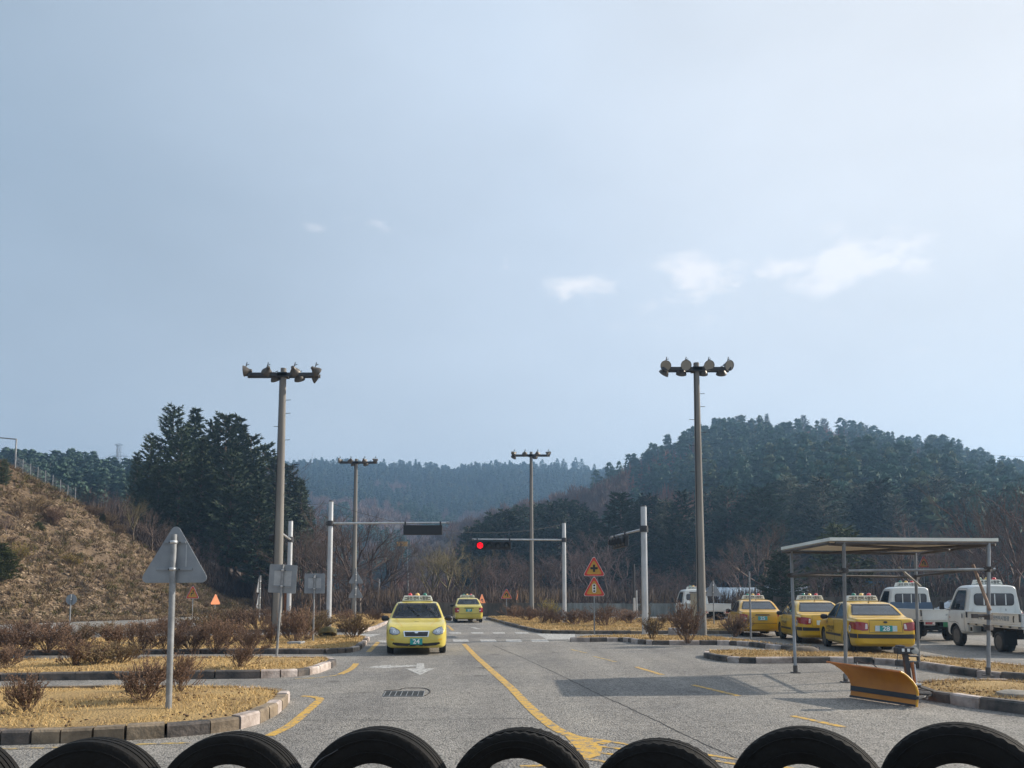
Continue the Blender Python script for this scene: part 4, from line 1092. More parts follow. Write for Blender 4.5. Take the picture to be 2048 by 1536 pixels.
sign('warning_sign', 1189, 1272, 1118, .14, [('tri', 1150.5, .845, .775, 'cross'), ('tri', 1190.5, .845, .77, 'light')], 'two stacked warning triangles, a black cross above a traffic light symbol', 'triangular warning signs', rp=.026, front=True)
sign('warning_sign', 963, 1231, 1195, .0, [('tri', 1208, .86, .88, 'o:curve')], 'turned orange triangle with a curved arrow just right of the departing yellow car', 'triangular warning signs', yaw=R(42), rp=.03, front=True)
sign('warning_sign', 1013, 1233, 1185, .0, [('tri', 1196.5, .90, .80, 'curve')], 'red bordered triangle with a left curve arrow beyond the crossing', 'triangular warning signs', rp=.03, front=True)
sign('warning_sign', 1033, 1231, 1185, .0, [('tri', 1199, .86, .84, 'o:plain')], 'thin orange edge of a triangular sign just left of the far right mast', 'triangular warning signs', yaw=R(80), rp=.03, front=True)
sign('warning_sign', 1428, 1254, 1160, .0, [('tri', 1191, .90, .85, None)], 'grey triangular sign back in front of the farthest white truck', 'triangular signs seen from behind', rp=.03)
sign('warning_sign', 1852, 1238, 1112, .0, [('tri', 1134, .86, .86, 'curve')], 'dull red warning triangle seen beneath the canopy roof', 'triangular warning signs', rp=.03, front=True)
def post(name, u, vb, vt, z0, r, m, label, cat='post', cap=True, m2=None, split=.5):
    b = G(u, vb, z0); H = AT(u, vt, b.y).z - z0
    if m2:
        root = empty(name, (b.x, b.y, z0)); tag(root, label, cat)
        mb = MB(); mb.smooth = True; mb.tube((0, 0, -.1), (0, 0, H * split), r, n=12); mb.build('lower_post', m, root, smooth=True)
        mb = MB(); mb.smooth = True; mb.tube((0, 0, H * split), (0, 0, H), r, n=12); mb.build('upper_post', m2, root, smooth=True); return root
    mb = MB(); mb.smooth = True; mb.tube((0, 0, -.1), (0, 0, H), r, r * .95, 12); mb.lathe([(r * 1.02, H), (r * .9, H + r * .5), (.001, H + r * .6)], 12)
    o = mb.build(name, m, smooth=True); o.location = (b.x, b.y, z0); tag(o, label, cat); return o
post('steel_post', 1502, 1279, 1144, .14, .03, M_GALVD, 'bare steel post standing in front of the farthest parked yellow car')
post('marker_post', 1269, 1245, 1128, 0, .07, M_GALV, 'thin post left of the right signal pole, dark upper half over a pale lower half', m2=M_DARK, split=.42)
post('marker_post', 1274, 1240, 1182, 0, .045, M_GALV, 'short pale post close behind the two-tone post')
post('utility_pole', 757, 1226, 1160, 0, .08, M_GALVD, 'thin grey pole in the trees left of the oncoming yellow car')
post('utility_pole', 815, 1218, 1144, 0, .09, M_GALVD, 'thin pale pole rising in the trees behind the oncoming yellow car roof')
post('rusty_pipe', 571, 1262, 1180, .0, .10, M_RUST, 'short rusty pipe standing beside the left floodlight mast', 'pipe')
# distant orange road sign
b = AT(806, 1200, 150); root = empty('direction_sign', (b.x, 150, 0)); tag(root, 'small orange yellow road sign far down the valley', 'road sign')
z = AT(806, 1088, 150).z
m = MB(); m.box((-.3, 0, z), (2.1, .08, .95)); m.build('panel', mat('distant_orange', (.55, .28, .03), .5, var=.2, scale=2), root)
m = MB(); m.tube((.75, .1, 0), (.75, .1, z + .5), .09, n=8); m.build('post', M_GALVD, root)

# street lamp on the bank, fence, pylon, cables
Yl = 58.0; u = 33; zb = ground_z(bank, u, Yl); pt = AT(33, 878, Yl)
root = empty('street_lamp', (pt.x, Yl, zb)); tag(root, 'grey street lamp on the bank top with its arm reaching out of the picture', 'street lamp')
m = MB(); m.smooth = True; m.tube((0, 0, -.3), (0, 0, pt.z - zb), .07, .055, 12); m.build('pole', M_GALVD, root, smooth=True)
m = MB(); m.smooth = True; m.tube((0, 0, pt.z - zb - .02), (-1.9, 0, pt.z - zb + .16), .05, .04, 10); m.build('arm', M_GALVD, root, smooth=True)
m = MB(); m.box((-2.2, 0, pt.z - zb + .17), (.75, .26, .12), taper=.8); m.build('lamp_head', M_GALVD, root, bevel=.03)
root = empty('chain_link_fence', (AT(60, 1000, 59).x, 59, 0)); tag(root, 'faint wire fence running down the crest of the bank', 'fence'); o0 = Vector(root.location)
pts = []
for i in range(9):
    uu = 30 + i * 15; p = bank.pt(uu, 1.02); pts.append(p - o0)
for p in pts:
    m = MB(); m.tube(p + Vector((0, 0, -.3)), p + Vector((0, 0, 1.15)), .03, n=6); m.build('post', M_GALVD, root)
m = MB()
for a, b2 in zip(pts, pts[1:]):
    for k in range(4): m.tube(a + Vector((0, 0, .1 + .3 * k)), b2 + Vector((0, 0, .1 + .3 * k)), .005, n=3, caps=False)
    for k in range(6): q = a.lerp(b2, k / 6); m.tube(q, q + Vector((0, 0, 1.05)), .004, n=3, caps=False)
m.build('wire_mesh', M_GALVD, root)
Yp = 430.0; tp_ = AT(238, 889, Yp); root = empty('power_pylon', (tp_.x, Yp, tp_.z - 34)); tag(root, 'small lattice power pylon on the skyline left of the dark pines', 'pylon')
m = MB(); H = 34
for sx, sy in ((-1, -1), (1, -1), (1, 1), (-1, 1)):
    m.tube((sx * 3, sy * 3, 0), (sx * .8, sy * .8, H * .8), .16, n=4); m.tube((sx * .8, sy * .8, H * .8), (sx * .9, sy * .6, H), .14, n=4)
for i in range(9):
    z0, z1 = H * i / 9, H * (i + 1) / 9; w0, w1 = 3 - 2.3 * min(1, i / 7), 3 - 2.3 * min(1, (i + 1) / 7)
    for s in (-1, 1): m.tube((-w0 * s, -w0, z0), (w1 * s, -w1, z1), .11, n=4); m.tube((-w0, s * w0, z0), (-w1, -s * w1, z1), .1, n=4)
m.build('lattice', M_GALVD, root)
for z, L in ((H * .99, 2.6), (H * .80, 5.2), (H * .68, 4.2)):
    m = MB(); m.tube((-L, 0, z), (L, 0, z), .14, n=4); m.tube((-L, 0, z), (0, 0, z + 1), .1, n=4); m.tube((L, 0, z), (0, 0, z + 1), .1, n=4); m.build('crossarm', M_GALVD, root)
def wire(name, a, b2, sag, r, label, n=24):
    mb = MB(); a, b2 = Vector(a), Vector(b2); c0 = (a + b2) / 2; P = []
    for i in range(n + 1):
        t = i / n; p = a.lerp(b2, t) - Vector((0, 0, sag * 4 * t * (1 - t))); P.append(p)
    for p, q in zip(P, P[1:]): mb.tube(p, q, r, n=4, caps=False)
    o = mb.build(name, M_DARK); tag(o, label, 'cable'); return o
wire('power_cable', AT(238, 900, Yp), AT(90, 925, 260), 3, .05, 'upper power cable running left from the skyline pylon')
wire('power_cable', AT(238, 906, Yp), AT(150, 925, 330), 2, .05, 'lower power cable running left from the skyline pylon')
wire('power_cable', AT(240, 903, Yp), AT(420, 935, 300), 4, .05, 'power cable running right from the skyline pylon into the pines')
wire('power_cable', AT(1840, 895, 300), AT(2300, 908, 200), 2, .045, 'upper of two cables in the sky above the right hill')
wire('power_cable', AT(1840, 902, 300), AT(2300, 922, 200), 2, .045, 'lower of two cables in the sky above the right hill')
wire('signal_cable', AT(661, 1005, 36), AT(560, 985, 60), .4, .012, 'thin cable strung left from the top of the left signal pole')
wire('signal_cable', AT(661, 1006, 36), AT(1129, 1048, 44), .9, .012, 'thin cable sagging between the two middle signal poles')
wire('signal_cable', AT(1129, 1062, 44), AT(1286, 1060, 32), .3, .010, 'thin cable between the red signal pole and the right signal pole')

# walls, sheds
M_WALL = mat('grey_concrete_panels', (.30, .31, .29), .9, col2=(.13, .13, .115), scale=1.2, bump=.4, bscale=9, stretch=(1.6, 1, .35), contrast=1.5)
M_WALLB = mat('brown_stained_concrete', (.16, .13, .10), .9, col2=(.07, .058, .045), scale=1.4, bump=.4, bscale=8, stretch=(1.5, 1, .4), contrast=1.4)
def wall(p0, p1, h, label, m, rib=.18):
    p0, p1 = Vector(p0), Vector(p1); d = (p1 - p0); L = d.length; a = math.atan2(d.y, d.x)
    root = empty('concrete_wall', p0, a); tag(root, label, 'wall')
    n = int(L / 2.0)
    for i in range(n):
        mb = MB(); x0 = i * L / n; w = L / n - .03
        k = int(w / rib)
        hh = h + rnd.uniform(-.03, .03)
        mb.box((x0 + w / 2, 0, hh / 2), (w, .06, hh))
        for j in range(k): mb.box((x0 + (j + .5) * w / k, -.045, hh / 2 - .01), (rib * .5, .03, hh - .04))
        mb.build('wall_panel', m, root)
    for i in range(n + 1):
        mb = MB(); mb.box((i * L / n - .015, .06, h / 2), (.12, .12, h + .08)); mb.build('wall_post', m, root)
wall((-7.2, 58.5, 0), (2.4, 58.5, 0), 1.02, 'dark stained concrete wall behind the departing yellow car', M_WALLB)
wall((2.5, 59.5, 0), (20.5, 57.0, 0), .98, 'ribbed grey concrete wall beyond the crossing, left of the farthest white truck', M_WALL)
wall((17.5, 51.5, 0), (36, 49, 0), 1.5, 'concrete wall behind the parked cars and trucks', M_WALLB)
M_VINYL = mat('pale_blue_vinyl', (.42, .55, .68), .35, var=.3, scale=.8, bump=.2, bscale=2)
def tunnel(x, Y, w, L, h, rz, label):
    root = empty('greenhouse', (x, Y, 0), rz); tag(root, label, 'greenhouse', 'pale vinyl greenhouses')
    mb = MB(); mb.smooth = True; n = 16; vs = []
    for xx in (-L / 2, L / 2):
        for j in range(n + 1): t = PI * j / n; vs.append((xx, w / 2 * math.cos(t), h * math.sin(t) ** .7))
    mb.add(vs, [(j, j + 1, n + 2 + j, n + 1 + j) for j in range(n)] + [tuple(range(n + 1)), tuple(range(n + 1, 2 * n + 2))[::-1]]); mb.build('cover', M_VINYL, root, smooth=True)
    for i in range(7):
        mb = MB(); xx = -L / 2 + L * i / 6; P = [(xx, (w / 2 + .02) * math.cos(PI * j / 12), (h + .02) * math.sin(PI * j / 12) ** .7) for j in range(13)]
        for p, q in zip(P, P[1:]): mb.tube(p, q, .02, n=4)
        mb.build('hoop', M_GALV, root)
tunnel(21.5, 66, 5, 9.5, 2.25, R(4), 'nearer white blue vinyl greenhouse behind the farthest parked yellow car')
tunnel(28.5, 76, 5, 7, 2.5, R(4), 'smaller white blue vinyl greenhouse seen over the wall behind the parked cars')
root = empty('shed', (AT(1715, 1180, 64).x, 64, 0)); tag(root, 'small shed with a bright blue roof in the trees behind the canopy', 'shed')
m = MB(); m.box((0, 0, 1.0), (3.4, 3, 2.0)); m.build('wall', mat('shed_wall', (.10, .13, .15), .8, var=.3, scale=2), root)
m = MB(); m.prism([(-2.0, 0), (2.0, 0), (1.3, .75), (-1.3, .75)], -1.7, 1.7, Matrix.Translation((0, 0, 2.0)) @ Matrix.Rotation(R(90), 4, 'X')); m.build('roof', mat('blue_roof', (.04, .20, .36), .5, var=.3, scale=2), root)
# ------------------------------------------------------------------ undergrowth and scree (nobody could count them)
def scatter(name, n, posf, tm, hr, wr, mats, label, cat, seed):
    r = random.Random(seed); Vs, Ts, Ms = [], [], []; off = 0
    for i in range(n):
        q = posf(r)
        if q is None: continue
        tv, tt = tm[r.randrange(len(tm))]; H = r.uniform(*hr); Wd = r.uniform(*wr); a = r.uniform(0, 6.28); c, s = math.cos(a), math.sin(a)
        v = tv * np.array([Wd, Wd, H]); v = np.stack([v[:, 0] * c - v[:, 1] * s + q[0], v[:, 0] * s + v[:, 1] * c + q[1], v[:, 2] + q[2] - .1 * H], 1)
        Vs.append(v); Ts.append(tt + off); off += len(v); Ms += [r.randrange(len(mats))] * len(tt)
    o = np_mesh(name, np.concatenate(Vs), np.concatenate(Ts), mats, mi=Ms); tag(o, label, cat, kind='stuff'); return o
def tmpl_thicket(seed, n=170):
    r = random.Random(seed); V, T = [], []
    for i in range(n):
        a = r.uniform(0, 6.28); q = r.random() ** .5; b = Vector((math.cos(a) * q, math.sin(a) * q, r.uniform(0, .6)))
        d = Vector((r.gauss(0, .35), r.gauss(0, .35), 1)).normalized() * r.uniform(.2, .5); w = Vector((r.uniform(-1, 1), r.uniform(-1, 1), 0)).normalized() * r.uniform(.008, .022)
        k = len(V); V += [b - w, b + w, b + d]; T.append((k, k + 1, k + 2))
    return np.array([tuple(p) for p in V]), np.array(T)
TH = [tmpl_thicket(i) for i in range(4)]
M_TH1 = mat('thicket_brown', (.10, .068, .052), .95, island=.4); M_TH2 = mat('thicket_dark', (.055, .038, .032), .95, island=.4); M_TH3 = mat('thicket_straw', (.17, .115, .065), .95, island=.3)
def back(r):
    u = r.uniform(540, 1900); Y = r.uniform(60.5, 118)
    if u > 1480: Y = r.uniform(56, 100)
    if u < 860: Y = r.uniform(62 if u > 760 else 66, 118)
    return ((u - 1024) / F * Y, Y, 0)
scatter('undergrowth', 2600, back, TH, (.8, 3.2), (1.2, 2.4), [M_TH1, M_TH2, M_TH1, M_TH3], 'brown leafless undergrowth below the trees behind the wall', 'undergrowth', 11)
def back3(r):
    u = r.uniform(1750, 2350); Y = r.uniform(50, 75); return ((u - 1024) / F * Y, Y, 0)
scatter('undergrowth', 700, back3, TH, (1.5, 3.6), (1.2, 2.2), [M_TH1, M_TH2], 'brown leafless undergrowth behind the white trucks', 'undergrowth', 14)
def back2(r):
    u = 200 + 420 * r.random() ** .7; t = r.uniform(1.06, 2.1) if u < 520 else r.uniform(.6, 2.1)
    p = bank.pt(u, t); return (p.x, p.y, p.z)
scatter('undergrowth', 1400, back2, TH, (.8, 2.8), (1.0, 2.0), [M_TH1, M_TH2, M_TH2], 'dark brown undergrowth below the left pine stand', 'undergrowth', 12)
def tmpl_rock(seed):
    r = random.Random(seed); bm = bmesh.new(); bmesh.ops.create_icosphere(bm, subdivisions=1, radius=1)
    for v in bm.verts: v.co *= r.uniform(.55, 1.1)
    bm.verts.ensure_lookup_table(); V = np.array([tuple(v.co) for v in bm.verts]); T = np.array([[v.index for v in f.verts] for f in bm.faces]); bm.free(); return V, T
RK = [tmpl_rock(i) for i in range(4)]
def onb(r):
    for _ in range(20):
        u = r.uniform(-60, 600); t = r.random() ** 1.0; p = bank.pt(u, t)
        if noise.noise(Vector((p.x * .12, p.z * .2, 7))) + r.uniform(-.3, .3) > -.08: return tuple(p)
M_RK1 = mat('scree_stone', (.26, .195, .13), .95, island=.4); M_RK2 = mat('scree_stone_dark', (.13, .095, .062), .95, island=.4)
scatter('scree', 4500, onb, RK, (.03, .11), (.05, .20), [M_RK1, M_RK2, M_RK1], 'loose brown stones and clods covering the embankment', 'scree', 21)
def tmpl_tuft(seed, n=26):
    r = random.Random(seed); V, T = [], []
    for i in range(n):
        b = Vector((r.gauss(0, .3), r.gauss(0, .3), 0)); d = Vector((r.gauss(0, .7), r.gauss(0, .7), 1)); w = Vector((r.uniform(-1, 1), r.uniform(-1, 1), 0)).normalized() * .08
        k = len(V); V += [b - w, b + w, b + d * r.uniform(.5, 1)]; T.append((k, k + 1, k + 2))
    return np.array([tuple(p) for p in V]), np.array(T)
TF = [tmpl_tuft(i) for i in range(4)]
M_TF1 = mat('dry_tuft', (.28, .20, .11), .95, island=.35); M_TF2 = mat('dry_tuft_brown', (.17, .115, .07), .95, island=.35); M_TF3 = mat('weed_olive', (.13, .11, .035), .95, island=.35)
scatter('dry_weeds', 5200, lambda r: tuple(bank.pt(r.uniform(-60, 640), r.random() * 1.1)), TF, (.12, .5), (.12, .45), [M_TF1, M_TF2, M_TF1, M_TF3, M_TF2], 'dry grass tufts and weeds on the embankment', 'weeds', 22)
def edge(r):
    p = bank.pt(r.uniform(-60, 600), r.uniform(-.12, .04)); return (p.x, p.y, 0)
scatter('dry_weeds', 900, edge, TF, (.1, .35), (.15, .4), [M_TF1, M_TF2], 'weeds along the foot of the embankment', 'weeds', 23)
def litter(r):
    Pn = GRASS_POLY[r.randrange(len(GRASS_POLY))]; P, h = Pn[0], Pn[1]
    x = r.uniform(max(-22, min(p.x for p in P)), min(22, max(p.x for p in P))); y = r.uniform(min(p.y for p in P), max(p.y for p in P))
    return (x, y, h + .01) if inside(P, x, y) else None
scatter('leaf_litter', 5000, litter, RK, (.006, .02), (.012, .04), [mat('leaf_litter', (.11, .065, .035), .95, island=.4)], 'small dark fallen leaves in the dry grass', 'litter', 24)
# ------------------------------------------------------------------ vehicles
def paint(name, c):
    return mat(name, c, .32, var=.12, scale=1.3, coat=.6, bump=.02, bscale=60)
P_YEL = paint('taxi_yellow_pale', (.62, .50, .085)); P_YEL2 = paint('taxi_yellow_deep', (.70, .41, .010)); P_YEL3 = paint('taxi_yellow_orange', (.66, .36, .012))
P_WHT = mat('truck_white', (.62, .64, .63), .4, var=.18, scale=1.1, coat=.3); P_DRK = paint('dark_car_paint', (.03, .035, .035)); P_CREAM = mat('cream_plastic', (.82, .82, .74), .45, var=.15, scale=4)
M_TYRE = mat('tyre_rubber', (.022, .022, .022), .75, var=.4, scale=12, bump=.3, bscale=40)
M_RIM = mat('wheel_rim', (.085, .085, .085), .5, metal=.2, var=.3, scale=9)
M_UNDER = mat('underbody', (.01, .01, .01), .9)
M_TRIM = mat('black_trim', (.02, .02, .024), .5, var=.3, scale=6)
M_CHROME = mat('chrome', (.75, .75, .75), .15, metal=1.0)
M_TAIL = mat('tail_lamp_red', (.30, .012, .012), .15, coat=.8); M_TAILW = mat('tail_lamp_clear', (.75, .62, .60), .15, coat=.8)
M_PLATE = mat('plate_teal', (.02, .32, .30), .45, var=.2, scale=9); M_PLATEW = mat('plate_side_white', (.58, .70, .74), .45); M_PGREEN = mat('plate_green', (.01, .16, .06), .45)
M_LETW = mat('letter_white', (.85, .87, .86), .5); M_LETK = mat('letter_black', (.02, .02, .02), .5); M_LETB = mat('letter_blue', (.05, .12, .42), .5); M_LETG = mat('letter_faded_blue', (.16, .22, .27), .6)
M_SEAT = mat('seat_fabric', (.10, .11, .13), .9, var=.2, scale=20); M_CABIN = mat('cabin_plastic', (.13, .15, .17), .7)
M_LR = mat('red_dome', (.55, .015, .02), .2, coat=.8); M_LY = mat('amber_dome', (.80, .50, .12), .2, coat=.8); M_LG = mat('green_dome', (.01, .17, .10), .2, coat=.8)
M_HEAD = mat('headlamp_glass', (.34, .38, .42), .08, metal=.35, var=.5, scale=14, coat=1.0)
def glass(name, tint, mixf):
    m = bpy.data.materials.new(name); m.use_nodes = True; n, l = m.node_tree.nodes, m.node_tree.links; n.clear()
    o = n.new('ShaderNodeOutputMaterial'); mx = n.new('ShaderNodeMixShader'); t = n.new('ShaderNodeBsdfTransparent'); g = n.new('ShaderNodeBsdfGlossy'); fr = n.new('ShaderNodeFresnel')
    t.inputs[0].default_value = (*tint, 1); g.inputs['Roughness'].default_value = .03; g.inputs[0].default_value = (.9, .95, 1, 1); fr.inputs[0].default_value = 1.5
    ad = n.new('ShaderNodeMath'); ad.operation = 'ADD'; ad.use_clamp = True; ad.inputs[1].default_value = mixf; l.new(fr.outputs[0], ad.inputs[0])
    l.new(ad.outputs[0], mx.inputs[0]); l.new(t.outputs[0], mx.inputs[1]); l.new(g.outputs[0], mx.inputs[2]); l.new(mx.outputs[0], o.inputs[0]); return m
GL_CLEAR = glass('windscreen_glass', (.80, .86, .86), .0); GL_TINT = glass('tinted_glass', (.10, .12, .14), .10)

def pchip(xs, ys):
    n = len(xs); h = [xs[i + 1] - xs[i] for i in range(n - 1)]; d = [(ys[i + 1] - ys[i]) / h[i] for i in range(n - 1)]
    m = [d[0]] + [0 if d[i - 1] * d[i] <= 0 else 2 / (1 / d[i - 1] + 1 / d[i]) for i in range(1, n - 1)] + [d[-1]]
    def f(x):
        x = min(max(x, xs[0]), xs[-1]); i = 0
        while i < n - 2 and x > xs[i + 1]: i += 1
        t = (x - xs[i]) / h[i]
        return (2 * t ** 3 - 3 * t * t + 1) * ys[i] + (t ** 3 - 2 * t * t + t) * h[i] * m[i] + (-2 * t ** 3 + 3 * t * t) * ys[i + 1] + (t ** 3 - t * t) * h[i] * m[i + 1]
    return f
def tabf(*p): return pchip([a for a, b in p], [b for a, b in p])
class Body:
    def __init__(s, zb, w, belt, top, k, xs, crown=.05, corner=.07):
        s.zb, s.w, s.belt, s.top, s.k = zb, w, belt, top, k
        V = []; rows = []; N = 46
        for x in xs:
            b, w_, e, T = zb(x), w(x), belt(x), top(x); e = min(e, T - .012)
            cr = crown * min(1, (T - e) / .25 + .35); h = max(.01, T - cr * .8 - e); yb = w_ * .957; ze = e + h
            P = [(0, b), (.75 * w_, b), (.93 * w_, b + .025), (.985 * w_, b + .11), (w_, b + min(.28, (e - b) * .5)), (w_ * .998, (b + .28 + e) / 2 if e - b > .4 else b + (e - b) * .7), (.987 * w_, e - .05 * min(1, (e - b))), (yb, e),
                 (yb - k * h * .33, e + h * .33), (yb - k * h * .66, e + h * .66), (yb - k * h * .92, e + h * .92), (max(.1, yb - k * h - corner), ze + .012), (max(.05, (yb - k * h - corner) * .55), T - .012), (0, T)]
            Q = smooth_path([Vector((a, c, 0)) for a, c in P], 5)
            rows.append([(x, q.x, q.y) for q in Q])
        bm = bmesh.new(); grid = []
        for r_ in rows:
            vs = [bm.verts.new(p) for p in r_] + [bm.verts.new((x, -y, z)) for x, y, z in r_[-2:0:-1]]
            grid.append(vs)
        n = len(grid[0])
        for i in range(len(grid) - 1):
            for j in range(n): bm.faces.new((grid[i][j], grid[i][(j + 1) % n], grid[i + 1][(j + 1) % n], grid[i + 1][j]))
        bm.faces.new(grid[0][::-1]); bm.faces.new(grid[-1])
        bmesh.ops.recalc_face_normals(bm, faces=bm.faces)
        for f in bm.faces: f.smooth = True
        s.me = bpy.data.meshes.new('body'); bm.to_mesh(s.me)
        bmesh.ops.triangulate(bm, faces=[f for f in bm.faces if len(f.verts) > 4])
        s.bvh = BVHTree.FromBMesh(bm); bm.free()
    def proj(s, ax, a, b, off):
        if ax in ('y+', 'y-'): o = Vector((a, 5 if ax == 'y+' else -5, b)); d = Vector((0, -1 if ax == 'y+' else 1, 0))
        elif ax in ('x+', 'x-'): o = Vector((5 if ax == 'x+' else -5, a, b)); d = Vector((-1 if ax == 'x+' else 1, 0, 0))
        else: o = Vector((a, b, 5)); d = Vector((0, 0, -1))
        h = s.bvh.ray_cast(o, d)
        if h[0] is None: return None
        nn = h[1] if h[1].dot(d) < 0 else -h[1]
        return h[0] + nn * off
    def decal(s, name, ax, poly, off, m, parent, maxl=.09, extra=None):
        bm = bmesh.new(); f = bm.faces.new([bm.verts.new((a, b, 0)) for a, b in poly])
        bmesh.ops.triangulate(bm, faces=[f])
        for _ in range(5):
            es = [e for e in bm.edges if e.calc_length() > maxl]
            if not es: break
            bmesh.ops.subdivide_edges(bm, edges=es, cuts=1); bmesh.ops.triangulate(bm, faces=bm.faces[:])
        bad = []
        for v in bm.verts:
            p = s.proj(ax, v.co.x, v.co.y, off)
            if p is None: bad.append(v)
            else: v.co = p
        bmesh.ops.delete(bm, geom=bad, context='VERTS')
        for q in bm.faces: q.smooth = True
        # orient outwards
        dirn = {'y+': Vector((0, 1, 0)), 'y-': Vector((0, -1, 0)), 'x+': Vector((1, 0, 0)), 'x-': Vector((-1, 0, 0)), 'z': Vector((0, 0, 1))}[ax]
        bm.normal_update(); t = sum((q.normal.dot(dirn) for q in bm.faces), 0.0)
        if t < 0: bmesh.ops.reverse_faces(bm, faces=bm.faces[:])
        me = bpy.data.meshes.new(name); bm.to_mesh(me); bm.free(); me.materials.append(m)
        o = bpy.data.objects.new(name, me); COL.objects.link(o); o.parent = parent; return o
    def ring(s, name, ax, poly, wd, off, m, parent, step=.07):
        P = []
        n = len(poly)
        for i in range(n):
            a, b = Vector(poly[i]), Vector(poly[(i + 1) % n]); k = max(1, int((b - a).length / step))
            P += [a.lerp(b, j / k) for j in range(k)]
        mb = MB(); n = len(P); vs = []
        for sgn in (1, -1):
            for i in range(n):
                d = (P[(i + 1) % n] - P[i - 1]).normalized(); q = P[i] + Vector((-d.y, d.x)) * (wd / 2 * sgn)
                h = s.proj(ax, q.x, q.y, off) or s.proj(ax, P[i].x, P[i].y, off) or Vector((0, 0, .5)); vs.append(h)
        mb.add(vs, [(i, (i + 1) % n, n + (i + 1) % n, n + i) for i in range(n)])
        return mb.build(name, m, parent)
    def text(s, name, ax, txt, size, c, off, m, parent, squash=1.0):
        me = text_mb(txt, size); me.materials.clear(); me.materials.append(m)
        flip = {'y+': -1, 'y-': 1, 'x+': 1, 'x-': -1}[ax]
        for p in me.polygons: p.material_index = 0
        for v in me.vertices:
            h = s.proj(ax, c[0] + flip * v.co.x * squash, c[1] + v.co.y, off)
            v.co = h if h else Vector((c[0], 0, c[1]))
        o = bpy.data.objects.new(name, me); COL.objects.link(o); o.parent = parent; return o
    def finish(s, m, arches, cuts, parent, name='body'):
        o = bpy.data.objects.new(name, s.me.copy()); COL.objects.link(o); o.data.materials.append(m)
        cut = MB()
        for (x, z, r) in arches:
            for sy in (1, -1): cut.tube((x, sy * .56, z), (x, sy * 1.2, z), r, n=28)
        co = cut.build('cutter', M_UNDER)
        md = o.modifiers.new('b', 'BOOLEAN'); md.operation = 'DIFFERENCE'; md.solver = 'EXACT'; md.object = co
        try: md.material_mode = 'TRANSFER'
        except Exception: pass
        bpy.context.view_layer.update()
        me = bpy.data.meshes.new_from_object(o.evaluated_get(bpy.context.evaluated_depsgraph_get()))
        o.modifiers.clear(); o.data = me; bpy.data.objects.remove(co)
        bm = bmesh.new(); bm.from_mesh(me); dead = []
        def inp(P, x, y):
            c = False; j = len(P) - 1
            for i in range(len(P)):
                if (P[i][1] > y) != (P[j][1] > y) and x < (P[j][0] - P[i][0]) * (y - P[i][1]) / (P[j][1] - P[i][1]) + P[i][0]: c = not c
                j = i
            return c
        for f in bm.faces:
            c = f.calc_center_median()
            for (ax, P) in cuts:
                if ax == 'y' and abs(c.y) > .35 and abs(f.normal.y) > .35 and inp(P, c.x, c.z): dead.append(f); break
                if ax == 'x+' and c.x > .1 and f.normal.x > .25 and inp(P, c.y, c.z): dead.append(f); break
                if ax == 'x-' and c.x < -.1 and f.normal.x < -.25 and inp(P, c.y, c.z): dead.append(f); break
                if ax == 'w-' and f.normal.x < -.7 and inp(P, c.y, c.z): dead.append(f); break
        bmesh.ops.delete(bm, geom=dead, context='FACES'); bm.to_mesh(me); bm.free(); autosm(me, 35)
        o.parent = parent; return o
def wheel(parent, x, y, r, wd, sgn, name='wheel', spokes=5):
    w = empty(name, (x, y, r)); w.parent = parent
    Q = Matrix.Rotation(R(-90 * sgn), 3, 'X')      # local z -> outward
    m = MB(); m.smooth = True
    m.lathe([(r * .62, -wd / 2), (r * .9, -wd / 2), (r * .97, -wd * .42), (r, -wd * .3), (r, wd * .3), (r * .97, wd * .42), (r * .9, wd / 2), (r * .68, wd * .48), (r * .62, wd * .40)], 32, M=Q, close=True); m.build('tyre', M_TYRE, w, smooth=True)
    m = MB(); m.smooth = True; m.lathe([(r * .66, wd * .46), (r * .62, wd * .40), (r * .60, wd * .1), (.001, wd * .1)], 28, M=Q)
    for i in range(spokes):
        a = 2 * PI * i / spokes; Rz = Matrix.Rotation(a, 3, 'Z')
        vs = [Q @ (Rz @ Vector(p)) for p in ((-.035, .03, wd * .42), (.035, .03, wd * .42), (.028, r * .63, wd * .38), (-.028, r * .63, wd * .38), (-.035, .03, wd * .2), (.035, .03, wd * .2), (.028, r * .63, wd * .2), (-.028, r * .63, wd * .2))]
        m.add(vs, [(0, 1, 2, 3), (0, 4, 5, 1), (1, 5, 6, 2), (2, 6, 7, 3), (3, 7, 4, 0)])
    m.lathe([(.055, wd * .3), (.05, wd * .46), (.001, wd * .47)], 14, M=Q)
    m.build('rim', M_RIM, w, smooth=True)
SX = sorted(set([-2.07, -2.055, -2.03, -2.0, -1.96, -1.92] + [-1.9 + i * .05 for i in range(76)] + [1.88, 1.92, 1.96, 2.0, 2.03, 2.055, 2.075]))
SED = Body(tabf((-2.07, .30), (-1.95, .22), (-1.6, .19), (1.6, .19), (1.95, .19), (2.075, .25)),
           tabf((-2.07, .64), (-2.03, .745), (-1.9, .805), (-1.5, .84), (0, .848), (1.3, .845), (1.75, .825), (1.93, .775), (2.03, .69), (2.075, .58)),
           tabf((-2.07, .56), (-2.05, .74), (-1.98, .90), (-1.8, .935), (-1.0, .945), (0, .93), (.9, .90), (1.3, .865), (1.6, .81), (1.85, .73), (1.98, .62), (2.075, .44)),
           tabf((-2.07, .60), (-2.05, .84), (-1.98, .985), (-1.85, 1.01), (-1.5, 1.035), (-1.35, 1.075), (-.8, 1.375), (-.45, 1.445), (.05, 1.465), (.42, 1.43), (1.08, .985), (1.2, .945), (1.6, .87), (1.85, .775), (1.98, .66), (2.05, .54), (2.075, .46)), .40, SX)
